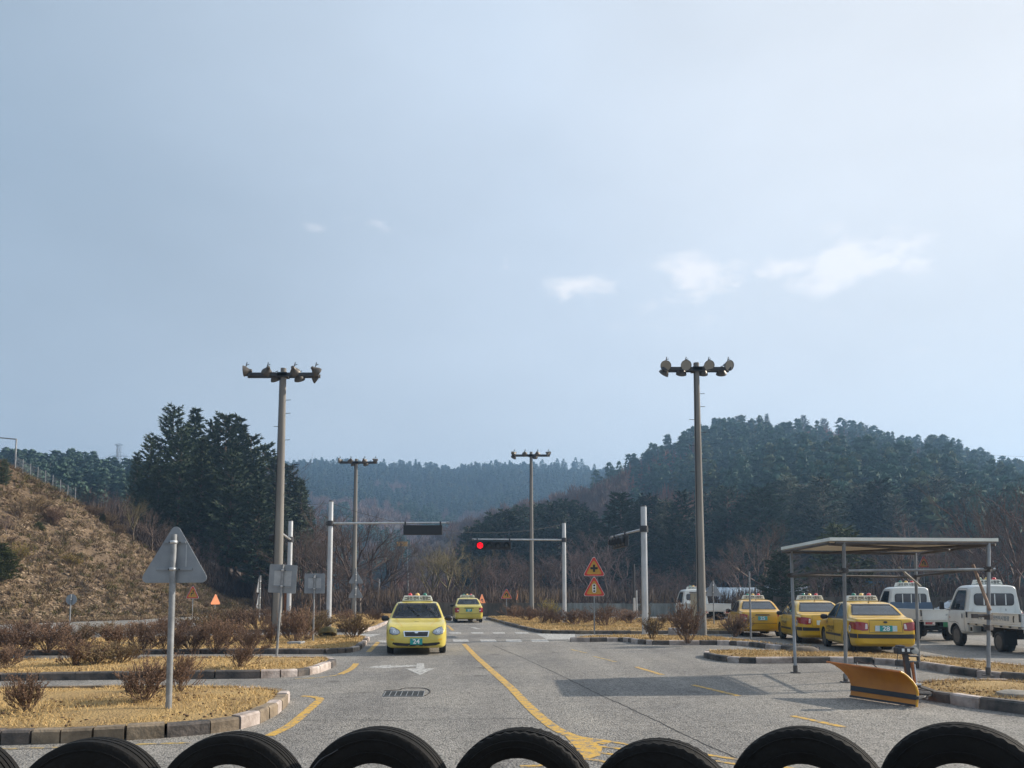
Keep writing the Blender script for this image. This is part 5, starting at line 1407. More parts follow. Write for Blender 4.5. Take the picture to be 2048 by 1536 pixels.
SW = [('y', [(.88, .965), (.40, 1.325), (.02, 1.375), (.0, .965)]), ('y', [(-.09, .965), (-.09, 1.375), (-.50, 1.345), (-.80, 1.21), (-.95, .985)]),
      ('x+', [(-.69, 1.0), (.69, 1.0), (.545, 1.375), (-.545, 1.375)]), ('x-', [(-.655, 1.075), (.655, 1.075), (.53, 1.355), (-.53, 1.355)])]
def roof_sign(parent, z, x=.05, w=.86):
    rs = empty('roof_sign', (x, 0, z)); rs.parent = parent
    m = MB(); m.prism([(-w / 2 - .03, 0), (w / 2 + .03, 0), (w / 2 - .03, .16), (-w / 2 + .03, .16)], -.11, .11, Matrix.Rotation(R(90), 4, 'Z') @ Matrix.Rotation(R(90), 4, 'X')); m.build('sign_box', P_CREAM, rs, bevel=.018)
    for s in (1, -1):
        M = Matrix.Translation((s * .114, 0, .078)) @ Matrix.Rotation(R(90 * s), 4, 'Z') @ Matrix.Rotation(R(90), 4, 'X')
        text_obj('lettering', '운전 면허 시험장', .112, M_LETK, rs, M, squash=.80)
        for yy in (-1, 1):
            m = MB(); m.box((s * .1135, yy * w * .40, .105), (.004, .08, .016)); m.build('stripe', M_LETK, rs)
            m = MB(); m.box((s * .1135, yy * w * .40, .045), (.004, .08, .016)); m.build('stripe', M_LETK, rs)
    for y, mm in ((.22, M_LG), (0, M_LY), (-.22, M_LR)):
        m = MB(); m.smooth = True; m.lathe([(.062, 0), (.066, .02), (.055, .055), (.03, .078), (.001, .085)], 16, c=(0, y, .157)); m.build('dome_light', mm, rs, smooth=True)
def sedan(name, loc, head, P, label, style, front=None, plate=None, number=None, sign=True, glassm=GL_TINT, group='yellow driving test cars', cat='car', rackbar=False):
    root = empty(name, loc, head); tag(root, label, cat, group)
    SED.finish(P, [(1.22, .30, .345), (-1.28, .30, .345)], SW, root)
    # doors, bonnet, boot
    for ax, s in (('y+', 1), ('y-', -1)):
        fd = [(.98, .26), (1.0, .60), (.93, .93), (.0, .945), (-.045, .26)]; rd = [(-.065, .26), (-.06, .945), (-.98, .955), (-1.05, .80), (-.86, .56), (-.80, .26)]
        for dn, hx in ((fd, .12), (rd, -.83)):
            d = SED.decal('door', ax, dn, .003, P, root, .16); SED.ring('door_seam', ax, dn, .012, .005, M_TRIM, d)
            hs = SED.decal('handle', ax, [(hx - .075, .80), (hx + .075, .80), (hx + .075, .83), (hx - .075, .83)], .02, M_TRIM if style != 'B' else P, d)
        for k, (a, P2) in enumerate(SW[:2]):
            g = SED.decal('side_window', ax, P2, .002, glassm, root, .12); SED.ring('window_frame', ax, P2, .045, .006, M_TRIM, g)
        if style == 'B' or style == 'A':
            SED.decal('side_moulding', ax, [(-.80, .43), (.86, .43), (.86, .50), (-.80, .50)], .016, M_TRIM, root, .2)
        mr = empty('wing_mirror', (.80, s * .93, .97)); mr.parent = root
        m = MB(); m.smooth = True; m.lathe([(.02, -.12), (.075, -.10), (.095, -.02), (.09, .05), (.05, .09), (.001, .1)], 14, M=Matrix.Rotation(R(-90 * s), 3, 'X') @ Matrix.Diagonal((.75, .85, 1.0))); m.build('mirror_shell', M_TRIM, mr, smooth=True)
        m = MB(); m.box((.01, -s * .11, -.02), (.06, .14, .04)); m.build('mirror_arm', M_TRIM, mr)
    g = SED.decal('windscreen', 'x+', SW[2][1], .002, GL_CLEAR if glassm is GL_CLEAR else GL_TINT, root, .12); SED.ring('window_frame', 'x+', SW[2][1], .05, .006, M_TRIM, g)
    g = SED.decal('rear_window', 'x-', SW[3][1], .002, glassm, root, .12); SED.ring('window_frame', 'x-', SW[3][1], .04, .006, M_TRIM, g)
    for sy in (-1, 1):
        for x in (1.22, -1.28): wheel(root, x, sy * .735, .292, .185, sy)
    SED.decal('bonnet', 'z', [(1.10, -.60), (1.10, .60), (1.60, .56), (1.86, .46), (1.86, -.46), (1.60, -.56)], .003, P, root, .14)
    if front:
        SED.decal('grille_surround', 'x+', [(-.36, .655), (-.33, .50), (.33, .50), (.36, .655)], .008, M_CHROME, root, .08)
        SED.decal('grille', 'x+', [(-.325, .625), (-.30, .515), (.30, .515), (.325, .625)], .014, M_TRIM, root, .08)
        for zz in (.54, .568): SED.decal('grille_bar', 'x+', [(-.29, zz), (.29, zz), (.29, zz + .006), (-.29, zz + .006)], .019, M_DARK, root, .1)
        for s in (-1, 1):
            SED.decal('bonnet_crease_shade', 'z', [(1.12, s * .58), (1.12, s * .565), (1.5, s * .50), (1.84, s * .385), (1.84, s * .40), (1.5, s * .515)], .006, M_TRIM if False else P_YEL2, root, .1)  # crease shading put in as flat strips of deeper yellow
            SED.decal('fog_recess_shade', 'x+', [(s * .60, .40), (s * .70, .41), (s * .70, .45), (s * .60, .44)], .006, P_YEL2, root, .06)  # no hollow here: its shade is a flat deeper yellow patch
        SED.decal('emblem', 'x+', [(.05 * math.cos(t * PI / 8), .61 + .025 * math.sin(t * PI / 8)) for t in range(16)], .02, M_CHROME, root)
        SED.decal('lower_grille', 'x+', [(-.63, .355), (-.65, .31), (-.52, .262), (-.2, .245), (.2, .245), (.52, .262), (.65, .31), (.63, .355), (.3, .325), (-.3, .325)], .006, M_BLACK, root, .1)
        for s in (-1, 1):
            hl = [(s * .44, .60), (s * .47, .665), (s * .60, .735), (s * .70, .76), (s * .735, .68), (s * .72, .585), (s * .64, .555), (s * .52, .555)]
            h = SED.decal('headlight', 'x+', hl, .008, M_HEAD, root, .06); SED.ring('lamp_edge', 'x+', hl, .012, .010, M_TRIM, h)
            SED.decal('lamp_bulb', 'x+', [(s * .60 + .040 * math.cos(t * PI / 6), .635 + .036 * math.sin(t * PI / 6)) for t in range(12)], .014, M_CHROME, h)
            SED.decal('lamp_bulb', 'x+', [(s * .60 + .018 * math.cos(t * PI / 6), .635 + .018 * math.sin(t * PI / 6)) for t in range(12)], .018, M_HEAD, h)
        x0 = SED.proj('x+', 0, .36, .02).x
        pl = empty('licence_plate', (x0 + .012, 0, .375)); pl.parent = root
        m = MB(); m.box((0, 0, 0), (.012, .335, .17)); m.build('plate', M_PLATE, pl, bevel=.004)
        text_obj('lettering', front, .17, M_LETW, pl, Matrix.Translation((.009, 0, -.005)) @ Matrix.Rotation(R(90), 4, 'Z') @ Matrix.Rotation(R(90), 4, 'X'), squash=1.1)
        for sy in (-.1, .1):
            m = MB(); m.tube((.006, sy, .068), (.012, sy, .068), .008, n=8); m.build('bolt', M_LETW, pl)
        for (a, b, c, d) in (((1.13, -.42, .985), (.66, -.22, 1.3)), ((1.13, .18, .985), (.62, .40, 1.33))) if False else ():
            pass
        for y0, y1 in ((.10, -.32), (.62, .16)):
            m = MB(); A = SED.proj('x+', y0, .995, .03); B = SED.proj('x+', (y0 + y1) / 2, 1.18, .035); C = SED.proj('x+', y1, 1.36, .05)
            m.tube(A, B, .011, n=6); m.tube(B, C, .009, n=6); m.build('wiper', M_TRIM, root)
        text_h = SED.decal('badge', 'z', [(1.5 + .0, -.06), (1.53, -.06), (1.53, .06), (1.5, .06)], .006, M_TRIM, root)
    # rear
    if style == 'B':
        for s in (-1, 1):
            tl = [(s * .475, .66), (s * .45, .73), (s * .47, .86), (s * .60, .885), (s * .76, .90), (s * .79, .78), (s * .77, .68), (s * .62, .65)]
            t = SED.decal('tail_lamp', 'x-', tl, .010, M_TAIL, root, .06)
            SED.decal('reversing_lamp', 'x-', [(s * .48, .70), (s * .55, .70), (s * .53, .84), (s * .48, .84)], .014, M_TAILW, t, .05)
            SED.decal('tail_lamp_side', 'y+' if s > 0 else 'y-', [(-1.99, .67), (-1.70, .72), (-1.60, .84), (-1.66, .885), (-1.99, .88)], .011, M_TAIL, root, .06)
        SED.decal('bumper_moulding', 'x-', [(-.80, .445), (.80, .445), (.80, .565), (.45, .555), (-.45, .555), (-.80, .565)], .014, M_TRIM, root, .1)
        for ax in ('y+', 'y-'): SED.decal('bumper_moulding_side', ax, [(-2.03, .445), (-1.66, .445), (-1.60, .565), (-2.03, .565)], .014, M_TRIM, root, .1)
        bl = [(-.60, .585), (-.46, .62), (-.43, .90), (-.62, .955), (.62, .955), (.43, .90), (.46, .62), (.60, .585)]
        b_ = SED.decal('boot_lid', 'x-', [(-.44, .60), (-.42, .94), (.42, .94), (.44, .60)], .004, P, root, .1); SED.ring('boot_seam', 'x-', [(-.44, .60), (-.42, .94), (.42, .94), (.44, .60)], .010, .006, M_TRIM, b_)
        SED.decal('emblem', 'x-', [(.055 * math.cos(t * PI / 8), .885 + .028 * math.sin(t * PI / 8)) for t in range(16)], .016, M_DARK, root)
        zc, px = .715, 0
    else:
        for s in (-1, 1):
            tl = [(s * .60, .60), (s * .56, .86), (s * .74, .90), (s * .80, .72), (s * .78, .60)]
            t = SED.decal('tail_lamp', 'x-', tl, .010, M_TAIL, root, .06)
            SED.decal('tail_lamp_side', 'y+' if s > 0 else 'y-', [(-1.99, .60), (-1.78, .64), (-1.72, .84), (-1.78, .89), (-1.99, .88)], .011, M_TAIL, root, .06)
            SED.decal('reversing_lamp', 'x-', [(s * .60, .69), (s * .68, .69), (s * .68, .76), (s * .60, .76)], .014, M_TAILW, t, .05)
        SED.decal('boot_lip', 'x-', [(-.30, .835), (.30, .835), (.24, .875), (-.24, .875)], .018, M_TRIM, root, .08)
        SED.ring('bumper_seam', 'x-', [(-.78, .53), (.78, .53), (.78, .532), (-.78, .532)], .010, .006, M_TRIM, root)
        zc = .73
    if plate:
        x0 = SED.proj('x-', 0, zc + .06, .02).x
        pl = empty('licence_plate', (x0 - .012, 0, zc)); pl.parent = root
        if style == 'B':
            m = MB(); m.box((.004, 0, 0), (.010, .58, .155)); m.build('plate_side', M_PLATEW, pl, bevel=.02)
            m = MB(); m.box((-.004, 0, 0), (.012, .335, .17)); m.build('plate', M_PLATE, pl, bevel=.006)
        else:
            m = MB(); m.box((0, 0, 0), (.012, .35, .155)); m.build('plate', M_PLATE if label.find('depart') >= 0 else mat('plate_pale_teal', (.10, .42, .42), .4, var=.2, scale=9), pl, bevel=.004)
        text_obj('lettering', plate, .17, M_LETW, pl, Matrix.Translation((-.012, 0, -.005)) @ Matrix.Rotation(R(-90), 4, 'Z') @ Matrix.Rotation(R(90), 4, 'X'), squash=1.15)
    if number:
        for ax, fx in (('y+', -1.66), ('y-', -1.66)):
            d = SED.decal('number_disc', ax, [(fx + .085 * math.cos(t * PI / 10), .70 + .10 * math.sin(t * PI / 10)) for t in range(20)], .014, M_SWHT, root, .06)
            SED.text('lettering', ax, number, .17, (fx, .695), .018, M_LETK, d)
        SED.text('door_lettering', 'y+', '춘천', .12, (.72, .80), .008, M_LETK, root); SED.text('door_lettering', 'y+', '운전면허시험장', .13, (.38, .64), .008, M_LETK, root, 1.0)
        SED.text('door_lettering', 'y+', '도로주행 시험용', .07, (.38, .54), .008, M_LETK, root, 1.1)
    if sign: roof_sign(root, 1.462)
    m = MB(); m.tube((-.62, 0, 1.41), (-.70, 0, 1.50), .010, .006, n=6); m.tube((-.62, 0, 1.405), (-.62, 0, 1.43), .03, .02, n=8); m.build('antenna', M_TRIM, root)
    # cabin
    m = MB(); m.box((-.1, 0, .42), (2.3, 1.3, .05)); m.build('cabin_floor', M_UNDER, root)
    m = MB(); m.box((.98, 0, .84), (.34, 1.36, .20)); m.box((.86, 0, .90), (.14, 1.3, .1)); m.build('dashboard', M_CABIN, root, bevel=.03)
    for x, y in ((.05, .36), (.05, -.36)):
        m = MB(); m.box((x + .12, y, .56), (.5, .46, .16)); m.box((x - .14, y, .86), (.13, .46, .56), rot=Matrix.Rotation(R(-10), 3, 'Y')); m.box((x - .22, y, 1.21), (.09, .24, .17)); m.build('seat', M_SEAT, root, bevel=.04)
    m = MB(); m.box((-.75, 0, .56), (.5, 1.24, .16)); m.box((-.98, 0, .84), (.13, 1.24, .46), rot=Matrix.Rotation(R(-18), 3, 'Y')); m.build('rear_seat', M_SEAT, root, bevel=.04)
    sw = Matrix.Translation((.66, .36, .93)) @ Matrix.Rotation(R(-65), 4, 'Y')
    m = MB(); m.smooth = True
    for i in range(20):
        a, b = 2 * PI * i / 20, 2 * PI * (i + 1) / 20; m.tube(sw @ Vector((.18 * math.cos(a), .18 * math.sin(a), 0)), sw @ Vector((.18 * math.cos(b), .18 * math.sin(b), 0)), .014, n=6)
    m.tube(sw @ Vector((-.18, 0, 0)), sw @ Vector((.18, 0, 0)), .016, n=6); m.tube(sw @ Vector((0, 0, 0)), sw @ Vector((0, 0, -.25)), .03, n=6); m.build('steering_wheel', M_TRIM, root)
    m = MB(); m.box((.62, 0, 1.30), (.03, .24, .075)); m.build('rear_view_mirror', M_TRIM, root, bevel=.01)
    m = MB(); m.smooth = True; m.lathe([(.05, -.16), (.10, -.12), (.10, .12), (.05, .16)], 12, c=(-1.72, -.1, .22), M=Matrix.Rotation(R(90), 3, 'X')); m.tube((-1.7, -.45, .22), (-2.04, -.48, .22), .022, n=8); m.build('exhaust', M_UNDER, root, smooth=True)
    return root
HD = math.atan2(.99, -.11)                       # the road runs slightly left of the view axis
f = G(833, 1300); ROAD = Vector((math.cos(HD), math.sin(HD), 0))
f = AT(833, 1240, 21.3); c24 = Vector((f.x, 21.3, 0)) + ROAD * 2.07
sedan('driving_test_car', c24, HD + PI, P_YEL, 'pale yellow driving test car number 24 coming towards the crossing lines', 'A', front='24', glassm=GL_CLEAR)
f = AT(938, 1240, 45.3); cf = Vector((f.x, 45.3, 0)) + ROAD * 2.07
sedan('driving_test_car', cf, HD, P_YEL, 'distant yellow driving test car departing up the road beyond the crossing', 'C', plate='27', glassm=GL_CLEAR)
HP = R(90 - 8)
def park(u, Yr): f = AT(u, 1260, Yr); return Vector((f.x, Yr, 0)) + Vector((math.cos(HP), math.sin(HP), 0)) * 2.07
sedan('driving_test_car', park(1772, 21.5), HP, P_YEL2, 'parked yellow driving test car with plate 28, nearest of the parked row', 'B', plate='28', number='9')
sedan('driving_test_car', park(1652, 25.9), HP, P_YEL2, 'parked yellow driving test car in the middle of the parked row', 'B', number='9', plate='31')
sedan('driving_test_car', park(1526, 30.3), HP, P_YEL3, 'parked orange yellow driving test car, farthest of the parked row', 'C', plate='25')
sedan('parked_car', (20.2, 34.5, 0), R(170), P_DRK, 'dark parked car seen between the two near white trucks', 'C', sign=False, group=None)

# ---- people in the oncoming car
M_SKIN = mat('skin', (.42, .26, .18), .6); M_COAT = mat('navy_coat', (.03, .04, .07), .9); M_COAT2 = mat('grey_jacket', (.16, .17, .19), .9); M_HAIR = mat('black_hair', (.012, .01, .009), .6)
def skin_mesh(name, nodes, edges, m, parent, sub=2):
    bm = bmesh.new(); L = bm.verts.layers.skin.verify(); vs = []
    for i, (x, y, z, r) in enumerate(nodes):
        v = bm.verts.new((x, y, z)); v[L].radius = (r, r) if not isinstance(r, tuple) else r; v[L].use_root = (i == 0); vs.append(v)
    for a, b in edges: bm.edges.new((vs[a], vs[b]))
    me = bpy.data.meshes.new('t'); bm.to_mesh(me); bm.free(); o = bpy.data.objects.new(name, me); COL.objects.link(o)
    o.modifiers.new('s', 'SKIN'); sb = o.modifiers.new('u', 'SUBSURF'); sb.levels = sb.render_levels = sub
    bpy.context.view_layer.update(); me2 = bpy.data.meshes.new_from_object(o.evaluated_get(bpy.context.evaluated_depsgraph_get()))
    o.modifiers.clear(); o.data = me2; me2.materials.clear(); me2.materials.append(m); o.parent = parent
    for p in me2.polygons: p.use_smooth = True; p.material_index = 0
    return o
def sitter(y, label, coat, arms):
    M = Matrix.Translation(c24) @ Matrix.Rotation(HD + PI, 4, 'Z'); p = M @ Vector((.02, y, .0))
    root = empty('person', p, HD + PI); tag(root, label, 'person', None)
    nodes = [(0, 0, .68, (.15, .17)), (0, 0, .86, (.12, .16)), (-.03, 0, 1.02, (.11, .19)), (-.01, 0, 1.11, (.05, .055)), (.0, 0, 1.17, (.05, .05)), (.02, 0, 1.25, (.09, .075)), (.02, 0, 1.32, (.085, .075)), (.01, 0, 1.38, (.05, .05)),
             (-.02, .19, 1.03, .058), (-.02, -.19, 1.03, .058), (.12, .25, .86, .045), (.12, -.25, .86, .045)]
    edges = [(0, 1), (1, 2), (2, 3), (3, 4), (4, 5), (5, 6), (6, 7), (2, 8), (2, 9), (8, 10), (9, 11)]
    hz = .97 if arms else .72; hx = .50 if arms else .38
    nodes += [(hx, .16, hz, .030), (hx, -.16, hz, .030), (.30, .10, .62, .075), (.30, -.10, .62, .075), (.62, .11, .60, .06), (.62, -.11, .60, .06)]
    edges += [(10, 12), (11, 13), (0, 14), (0, 15), (14, 16), (15, 17)]
    for s, h in ((1, 12), (-1, 13)):
        base = len(nodes)
        for k in range(4): nodes.append((hx + .075 + .006 * (k % 2), s * (.125 + .022 * k), hz + .02 - .008 * k, .009)); edges.append((h, base + k))
        nodes.append((hx + .03, s * .115, hz + .035, .010)); edges.append((h, base + 4))
    skin_mesh('body', nodes, edges, coat, root)
    m = MB(); m.smooth = True; m.lathe([(.001, -.115), (.05, -.10), (.072, -.05), (.080, .0), (.078, .05), (.055, .095), (.001, .115)], 18, c=(.045, 0, 1.285), M=Matrix.Diagonal((.95, 1.0, 1)).to_3x3())
    m.add([(.118, -.014, 1.255), (.118, .014, 1.255), (.142, 0, 1.262), (.118, 0, 1.305)], [(0, 1, 2), (1, 3, 2), (3, 0, 2)]); m.build('face', M_SKIN, root, smooth=True)
    for s in (-1, 1):
        m = MB(); m.box((.122, s * .03, 1.298), (.006, .026, .010)); m.build('eye', M_SBLK, root)
    m = MB(); m.box((.120, 0, 1.222), (.006, .042, .008)); m.build('mouth', mat('lips', (.30, .10, .08), .6), root)
    m = MB(); m.smooth = True; m.lathe([(.094, -.03), (.096, .03), (.078, .09), (.04, .12), (.001, .128)], 18, c=(.02, 0, 1.29)); m.build('hair', M_HAIR, root, smooth=True)
sitter(-.36, 'person in a dark coat in the passenger seat of the oncoming car', M_COAT, False)
sitter(.36, 'person in a grey jacket holding the wheel of the oncoming car', M_COAT2, True)

# ---- small cab trucks
TX = sorted(set([.86, .865, .88, .9, .94] + [1.0 + .05 * i for i in range(26)] + [2.28, 2.32, 2.36, 2.40, 2.43, 2.45]))
CAB = Body(tabf((.86, .46), (1.3, .40), (2.2, .32), (2.45, .36)), tabf((.86, .79), (.9, .815), (1.1, .825), (2.1, .825), (2.3, .80), (2.4, .74), (2.45, .64)),
           tabf((.86, 1.16), (1.6, 1.14), (2.1, 1.08), (2.3, 1.02), (2.40, .9), (2.45, .72)), tabf((.86, 1.92), (.92, 1.955), (1.2, 1.975), (1.65, 1.965), (1.85, 1.90), (2.12, 1.48), (2.32, 1.10), (2.40, .95), (2.45, .76)), .16, TX, corner=.09)
def truck(name, loc, head, label, number=None, blue=False, side_text=True, plate=None):
    root = empty(name, loc, head); tag(root, label, 'truck', 'small white cab trucks')
    sw = [(1.10, 1.17), (1.10, 1.78), (1.66, 1.78), (1.98, 1.42), (2.10, 1.17)]; rw = [(-.47, 1.42), (-.50, 1.50), (-.47, 1.66), (.47, 1.66), (.50, 1.50), (.47, 1.42)]
    CAB.finish(P_WHT, [(1.72, .34, .40)], [('y', sw), ('x+', [(-.66, 1.16), (.66, 1.16), (.60, 1.80), (-.60, 1.80)])], root, 'cab')
    for ax in ('y+', 'y-'):
        dr = [(1.04, .55), (1.04, 1.80), (1.05, 1.85), (1.70, 1.84), (2.12, 1.2), (2.14, .80), (2.12, .60), (1.72, .76), (1.34, .62)]
        d = CAB.decal('door', ax, [(1.04, .50), (1.04, 1.13), (2.12, 1.13), (2.14, .78), (1.95, .76), (1.72, .79), (1.45, .74), (1.30, .50)], .003, P_WHT, root, .16)
        CAB.ring('door_seam', ax, [(1.04, .50), (1.04, 1.84), (1.70, 1.84), (2.12, 1.2), (2.14, .78), (1.95, .76), (1.72, .79), (1.45, .74), (1.30, .50)], .012, .006, M_DARK, d)
        CAB.decal('handle', ax, [(1.17 + .035 * math.cos(t * PI / 6), .98 + .085 * math.sin(t * PI / 6)) for t in range(12)], .012, M_TRIM, d)
        g = CAB.decal('side_window', ax, sw, .002, GL_TINT if blue else glassT, root, .12); CAB.ring('window_frame', ax, sw, .03, .006, M_TRIM, g)
        s = 1 if ax == 'y+' else -1
        CAB.decal('side_repeater', ax, [(2.02, .90), (2.08, .90), (2.08, .93), (2.02, .93)], .012, M_LR, root)
        mr = empty('wing_mirror', (2.22, s * 1.0, 1.30)); mr.parent = root
        m = MB(); m.box((0, 0, 0), (.09, .15, .28)); m.build('mirror_shell', M_TRIM, mr, bevel=.03)
        m = MB(); m.tube((0, -s * .04, -.1), (-.05, -s * .26, -.16), .014, n=6); m.build('mirror_arm', M_TRIM, mr)
    g = CAB.decal('windscreen', 'x+', [(-.66, 1.16), (.66, 1.16), (.60, 1.80), (-.60, 1.80)], .002, GL_TINT, root, .15)
    M0 = Matrix.Translation((.852, 0, 0)) @ Matrix.Rotation(R(-90), 4, 'Z') @ Matrix.Rotation(R(90), 4, 'X')
    wn_ = [(x, 1.50 + y) for x, y in rrect(1.12, .34, .09, 5)]
    m = MB(); m.prism([(x * 1.05, 1.50 + (y - 1.50) * 1.12) for x, y in wn_], 0, .006, M0); m.build('rear_window_seal', M_TRIM, root)
    m = MB(); m.prism(wn_, .007, .010, M0); m.build('rear_window', mat('dark_rear_glass', (.03, .035, .045), .06, coat=1.0), root)
    for y in (-.34, -.02, .30):
        m = MB(); m.box((.838, y, 1.50), (.012, .028, .35)); m.build('window_bar', P_WHT, root)
    for y in (-.62, -.2, .2, .62):
        m = MB(); m.box((.85, y, 1.0), (.014, .03, .5)); m.build('pressed_rib', P_WHT, root)
    if blue:
        m = MB(); m.prism([(x, y) for x, y in ((-.80, 1.10), (.80, 1.10), (.76, 1.36), (-.76, 1.36))], .012, .018, M0); m.build('blue_panel', mat('dull_blue_panel', (.06, .10, .16), .5, var=.2, scale=3), root)
    # load bed
    m = MB(); m.box((-.82, 0, .74), (3.24, 1.66, .07)); m.build('bed_floor', P_WHT, root)
    for s in (-1, 1):
        sb = empty('side_board', (-.82, s * .845, .95)); sb.parent = root
        m = MB(); m.box((0, 0, 0), (3.22, .035, .36)); m.box((0, s * .012, .17), (3.24, .05, .03)); m.box((0, s * .012, -.165), (3.24, .05, .035)); m.box((0, s * .012, -.11), (3.2, .04, .015)); m.build('board_panel', P_WHT, sb, bevel=.005)
        for i in range(7):
            q = MB(); q.box((-1.5 + .5 * i, s * .02, -.20), (.07, .03, .05)); q.build('hinge', M_DARK, sb)
        q = MB(); q.box((1.57, s * .03, .08), (.05, .04, .18)); q.build('latch', M_DARK, sb); q = MB(); q.box((-1.58, s * .03, .06), (.05, .04, .22)); q.build('latch', M_DARK, sb)
        if side_text and s == 1:
            text_obj('lettering', '강원 · 춘천운전면허시험장', .15, M_LETG, sb, Matrix.Translation((-.05, .020, .02)) @ Matrix.Rotation(PI, 4, 'Z') @ Matrix.Rotation(R(90), 4, 'X'), squash=1.15)
            q = MB(); q.prism([(x, y) for x, y in ((-.03, -.09), (.03, -.09), (.02, .0), (.06, .09), (-.01, .09), (-.04, .02))], 0, .003, Matrix.Translation((-1.22, .020, .02)) @ Matrix.Rotation(PI, 4, 'Z') @ Matrix.Rotation(R(90), 4, 'X')); q.build('mark', M_LETK, sb)
    tg = empty('tailgate', (-2.44, 0, .95)); tg.parent = root
    m = MB(); m.box((0, 0, 0), (.035, 1.70, .36)); m.box((-.012, 0, .17), (.05, 1.72, .03)); m.box((-.012, 0, -.165), (.05, 1.72, .03)); m.build('board_panel', P_WHT, tg, bevel=.005)
    if number:
        m = MB(); m.prism([(.10 * math.cos(t * PI / 10), .10 * math.sin(t * PI / 10)) for t in range(20)], 0, .003, Matrix.Translation((-.020, -.20, .02)) @ Matrix.Rotation(R(-90), 4, 'Z') @ Matrix.Rotation(R(90), 4, 'X')); m.build('number_disc', M_SWHT, tg)
        text_obj('lettering', number, .19, M_LETB, tg, Matrix.Translation((-.026, -.20, .015)) @ Matrix.Rotation(R(-90), 4, 'Z') @ Matrix.Rotation(R(90), 4, 'X'))
        text_obj('lettering', '강원', .07, M_LETG, tg, Matrix.Translation((-.022, .04, .0)) @ Matrix.Rotation(R(-90), 4, 'Z') @ Matrix.Rotation(R(90), 4, 'X'))
    for s in (-1, 1):
        m = MB(); m.box((-2.42, s * .62, .66), (.06, .36, .15)); m.build('lamp_housing', P_WHT, root, bevel=.02)
        m = MB(); m.box((-2.455, s * .62, .66), (.02, .30, .09)); m.build('tail_lamp', M_TAIL, root, bevel=.03)
        m = MB(); m.box((-2.468, s * .51, .66), (.01, .06, .06)); m.build('reversing_lamp', M_TAILW, root)
        m = MB(); m.box((-.2, s * .38, .60), (4.3, .08, .18)); m.build('chassis_rail', M_UNDER, root)
        wheel(root, 1.72, s * .70, .335, .20, s, spokes=6)
        wheel(root, -1.0, s * .72, .29, .17, s, spokes=6); wheel(root, -1.0, s * .53, .29, .17, s, spokes=6)
        m = MB(); m.box((.75, s * .70, .58), (.20, .10, .20)); m.build('fuel_filler_box', P_WHT, root, bevel=.01)
        m = MB(); m.box((.75, s * .755, .58), (.12, .01, .12)); m.build('filler_hole_shade', M_UNDER, root)  # nothing is cut: a black plate paints the shade inside the hole
        m = MB(); m.box((-1.45, s * .68, .42), (.01, .34, .40)); m.build('mudflap', M_UNDER, root)
    m = MB(); m.box((-2.30, 0, .50), (.1, 1.5, .1)); m.build('rear_bumper', M_UNDER, root)
    m = MB(); m.tube((.05, .05, .5), (.05, -.6, .5), .2, n=14); m.box((-.3, .3, .5), (.8, .3, .28)); m.build('fuel_tank', M_UNDER, root)
    if plate:
        m = MB(); m.box((-2.46, .02, .62), (.012, .34, .16)); p_ = m.build('licence_plate', M_PGREEN, root)
        text_obj('lettering', plate, .13, M_LETW, p_, Matrix.Translation((-2.469, .0, .615)) @ Matrix.Rotation(R(-90), 4, 'Z') @ Matrix.Rotation(R(90), 4, 'X'))
    roof_sign(root, 1.965, 1.25, .80)
    m = MB(); m.tube((.98, -.32, 1.95), (.86, -.34, 1.15), .012, n=5); m.build('cable', M_DARK, root)
    m = MB(); m.box((1.5, 0, .85), (1.0, 1.4, .3)); m.box((1.2, 0, 1.25), (.14, 1.4, .5)); m.build('seat', M_SEAT, root, bevel=.03)
    m = MB(); m.box((2.02, 0, 1.02), (.3, 1.4, .2)); m.build('dashboard', M_CABIN, root)
    return root
glassT = glass('truck_side_glass', (.42, .48, .46), .12)
TH_ = R(90 - 7)
def tpk(x, yr): return Vector((x, yr, 0)) + Vector((math.cos(TH_), math.sin(TH_), 0)) * 2.44
truck('white_truck', tpk(14.72, 21.0), TH_, 'white cab truck at the right edge with lettering on its side board')
truck('white_truck', tpk(15.15, 26.9), TH_, 'white cab truck with number 7 on its tailgate, behind the nearest parked car', number='7', blue=True, side_text=False, plate='7')
f = AT(1428, 1220, 44); truck('white_truck', (f.x - .35, 44 + 1.6, 0), R(90 + 6), 'farthest white truck, partly hidden behind the right floodlight mast', side_text=False)
# ------------------------------------------------------------------ canopy
M_ROOFP = mat('canopy_roof_sheet', (.82, .83, .76), .5, var=.2, scale=1.5, bump=.1, bscale=10)
M_ROOFU = mat('canopy_underside', (.80, .70, .54), .8, col2=(.55, .46, .34), scale=1.2)
M_PIPE = mat('scaffold_pipe', (.30, .32, .34), .45, metal=.6, var=.35, scale=6, stretch=(1, 1, .3)); M_PIPED = mat('dark_pipe', (.10, .09, .085), .6, metal=.3, var=.4, scale=6)
FL, FR = AT(1660, 1081, 14.3), AT(1997, 1083, 14.5); BL, BR = AT(1562, 1099, 16.7), AT(1838, 1103, 17.4)
O = Vector((7.6, 15.5, 0)); root = empty('canopy', O); tag(root, 'open pipe framed canopy with a flat pale roof above the snow plough', 'canopy')
m = MB(); T = .062
C4 = [FL, FR, BR, BL]; z_ = 2.62
vs = [Vector((p.x, p.y, z_ + (0 if i in (2, 3) else .035))) - O for i, p in enumerate(C4)]
m.add([v for v in vs] + [v + Vector((0, 0, T)) for v in vs], [(3, 2, 1, 0), (4, 5, 6, 7), (0, 1, 5, 4), (1, 2, 6, 5), (2, 3, 7, 6), (3, 0, 4, 7)]); m.build('roof_sheet', M_ROOFP, root)
ins = [vs[i].lerp(sum(vs, Vector()) / 4, .012) + Vector((0, 0, -.004)) for i in range(4)]
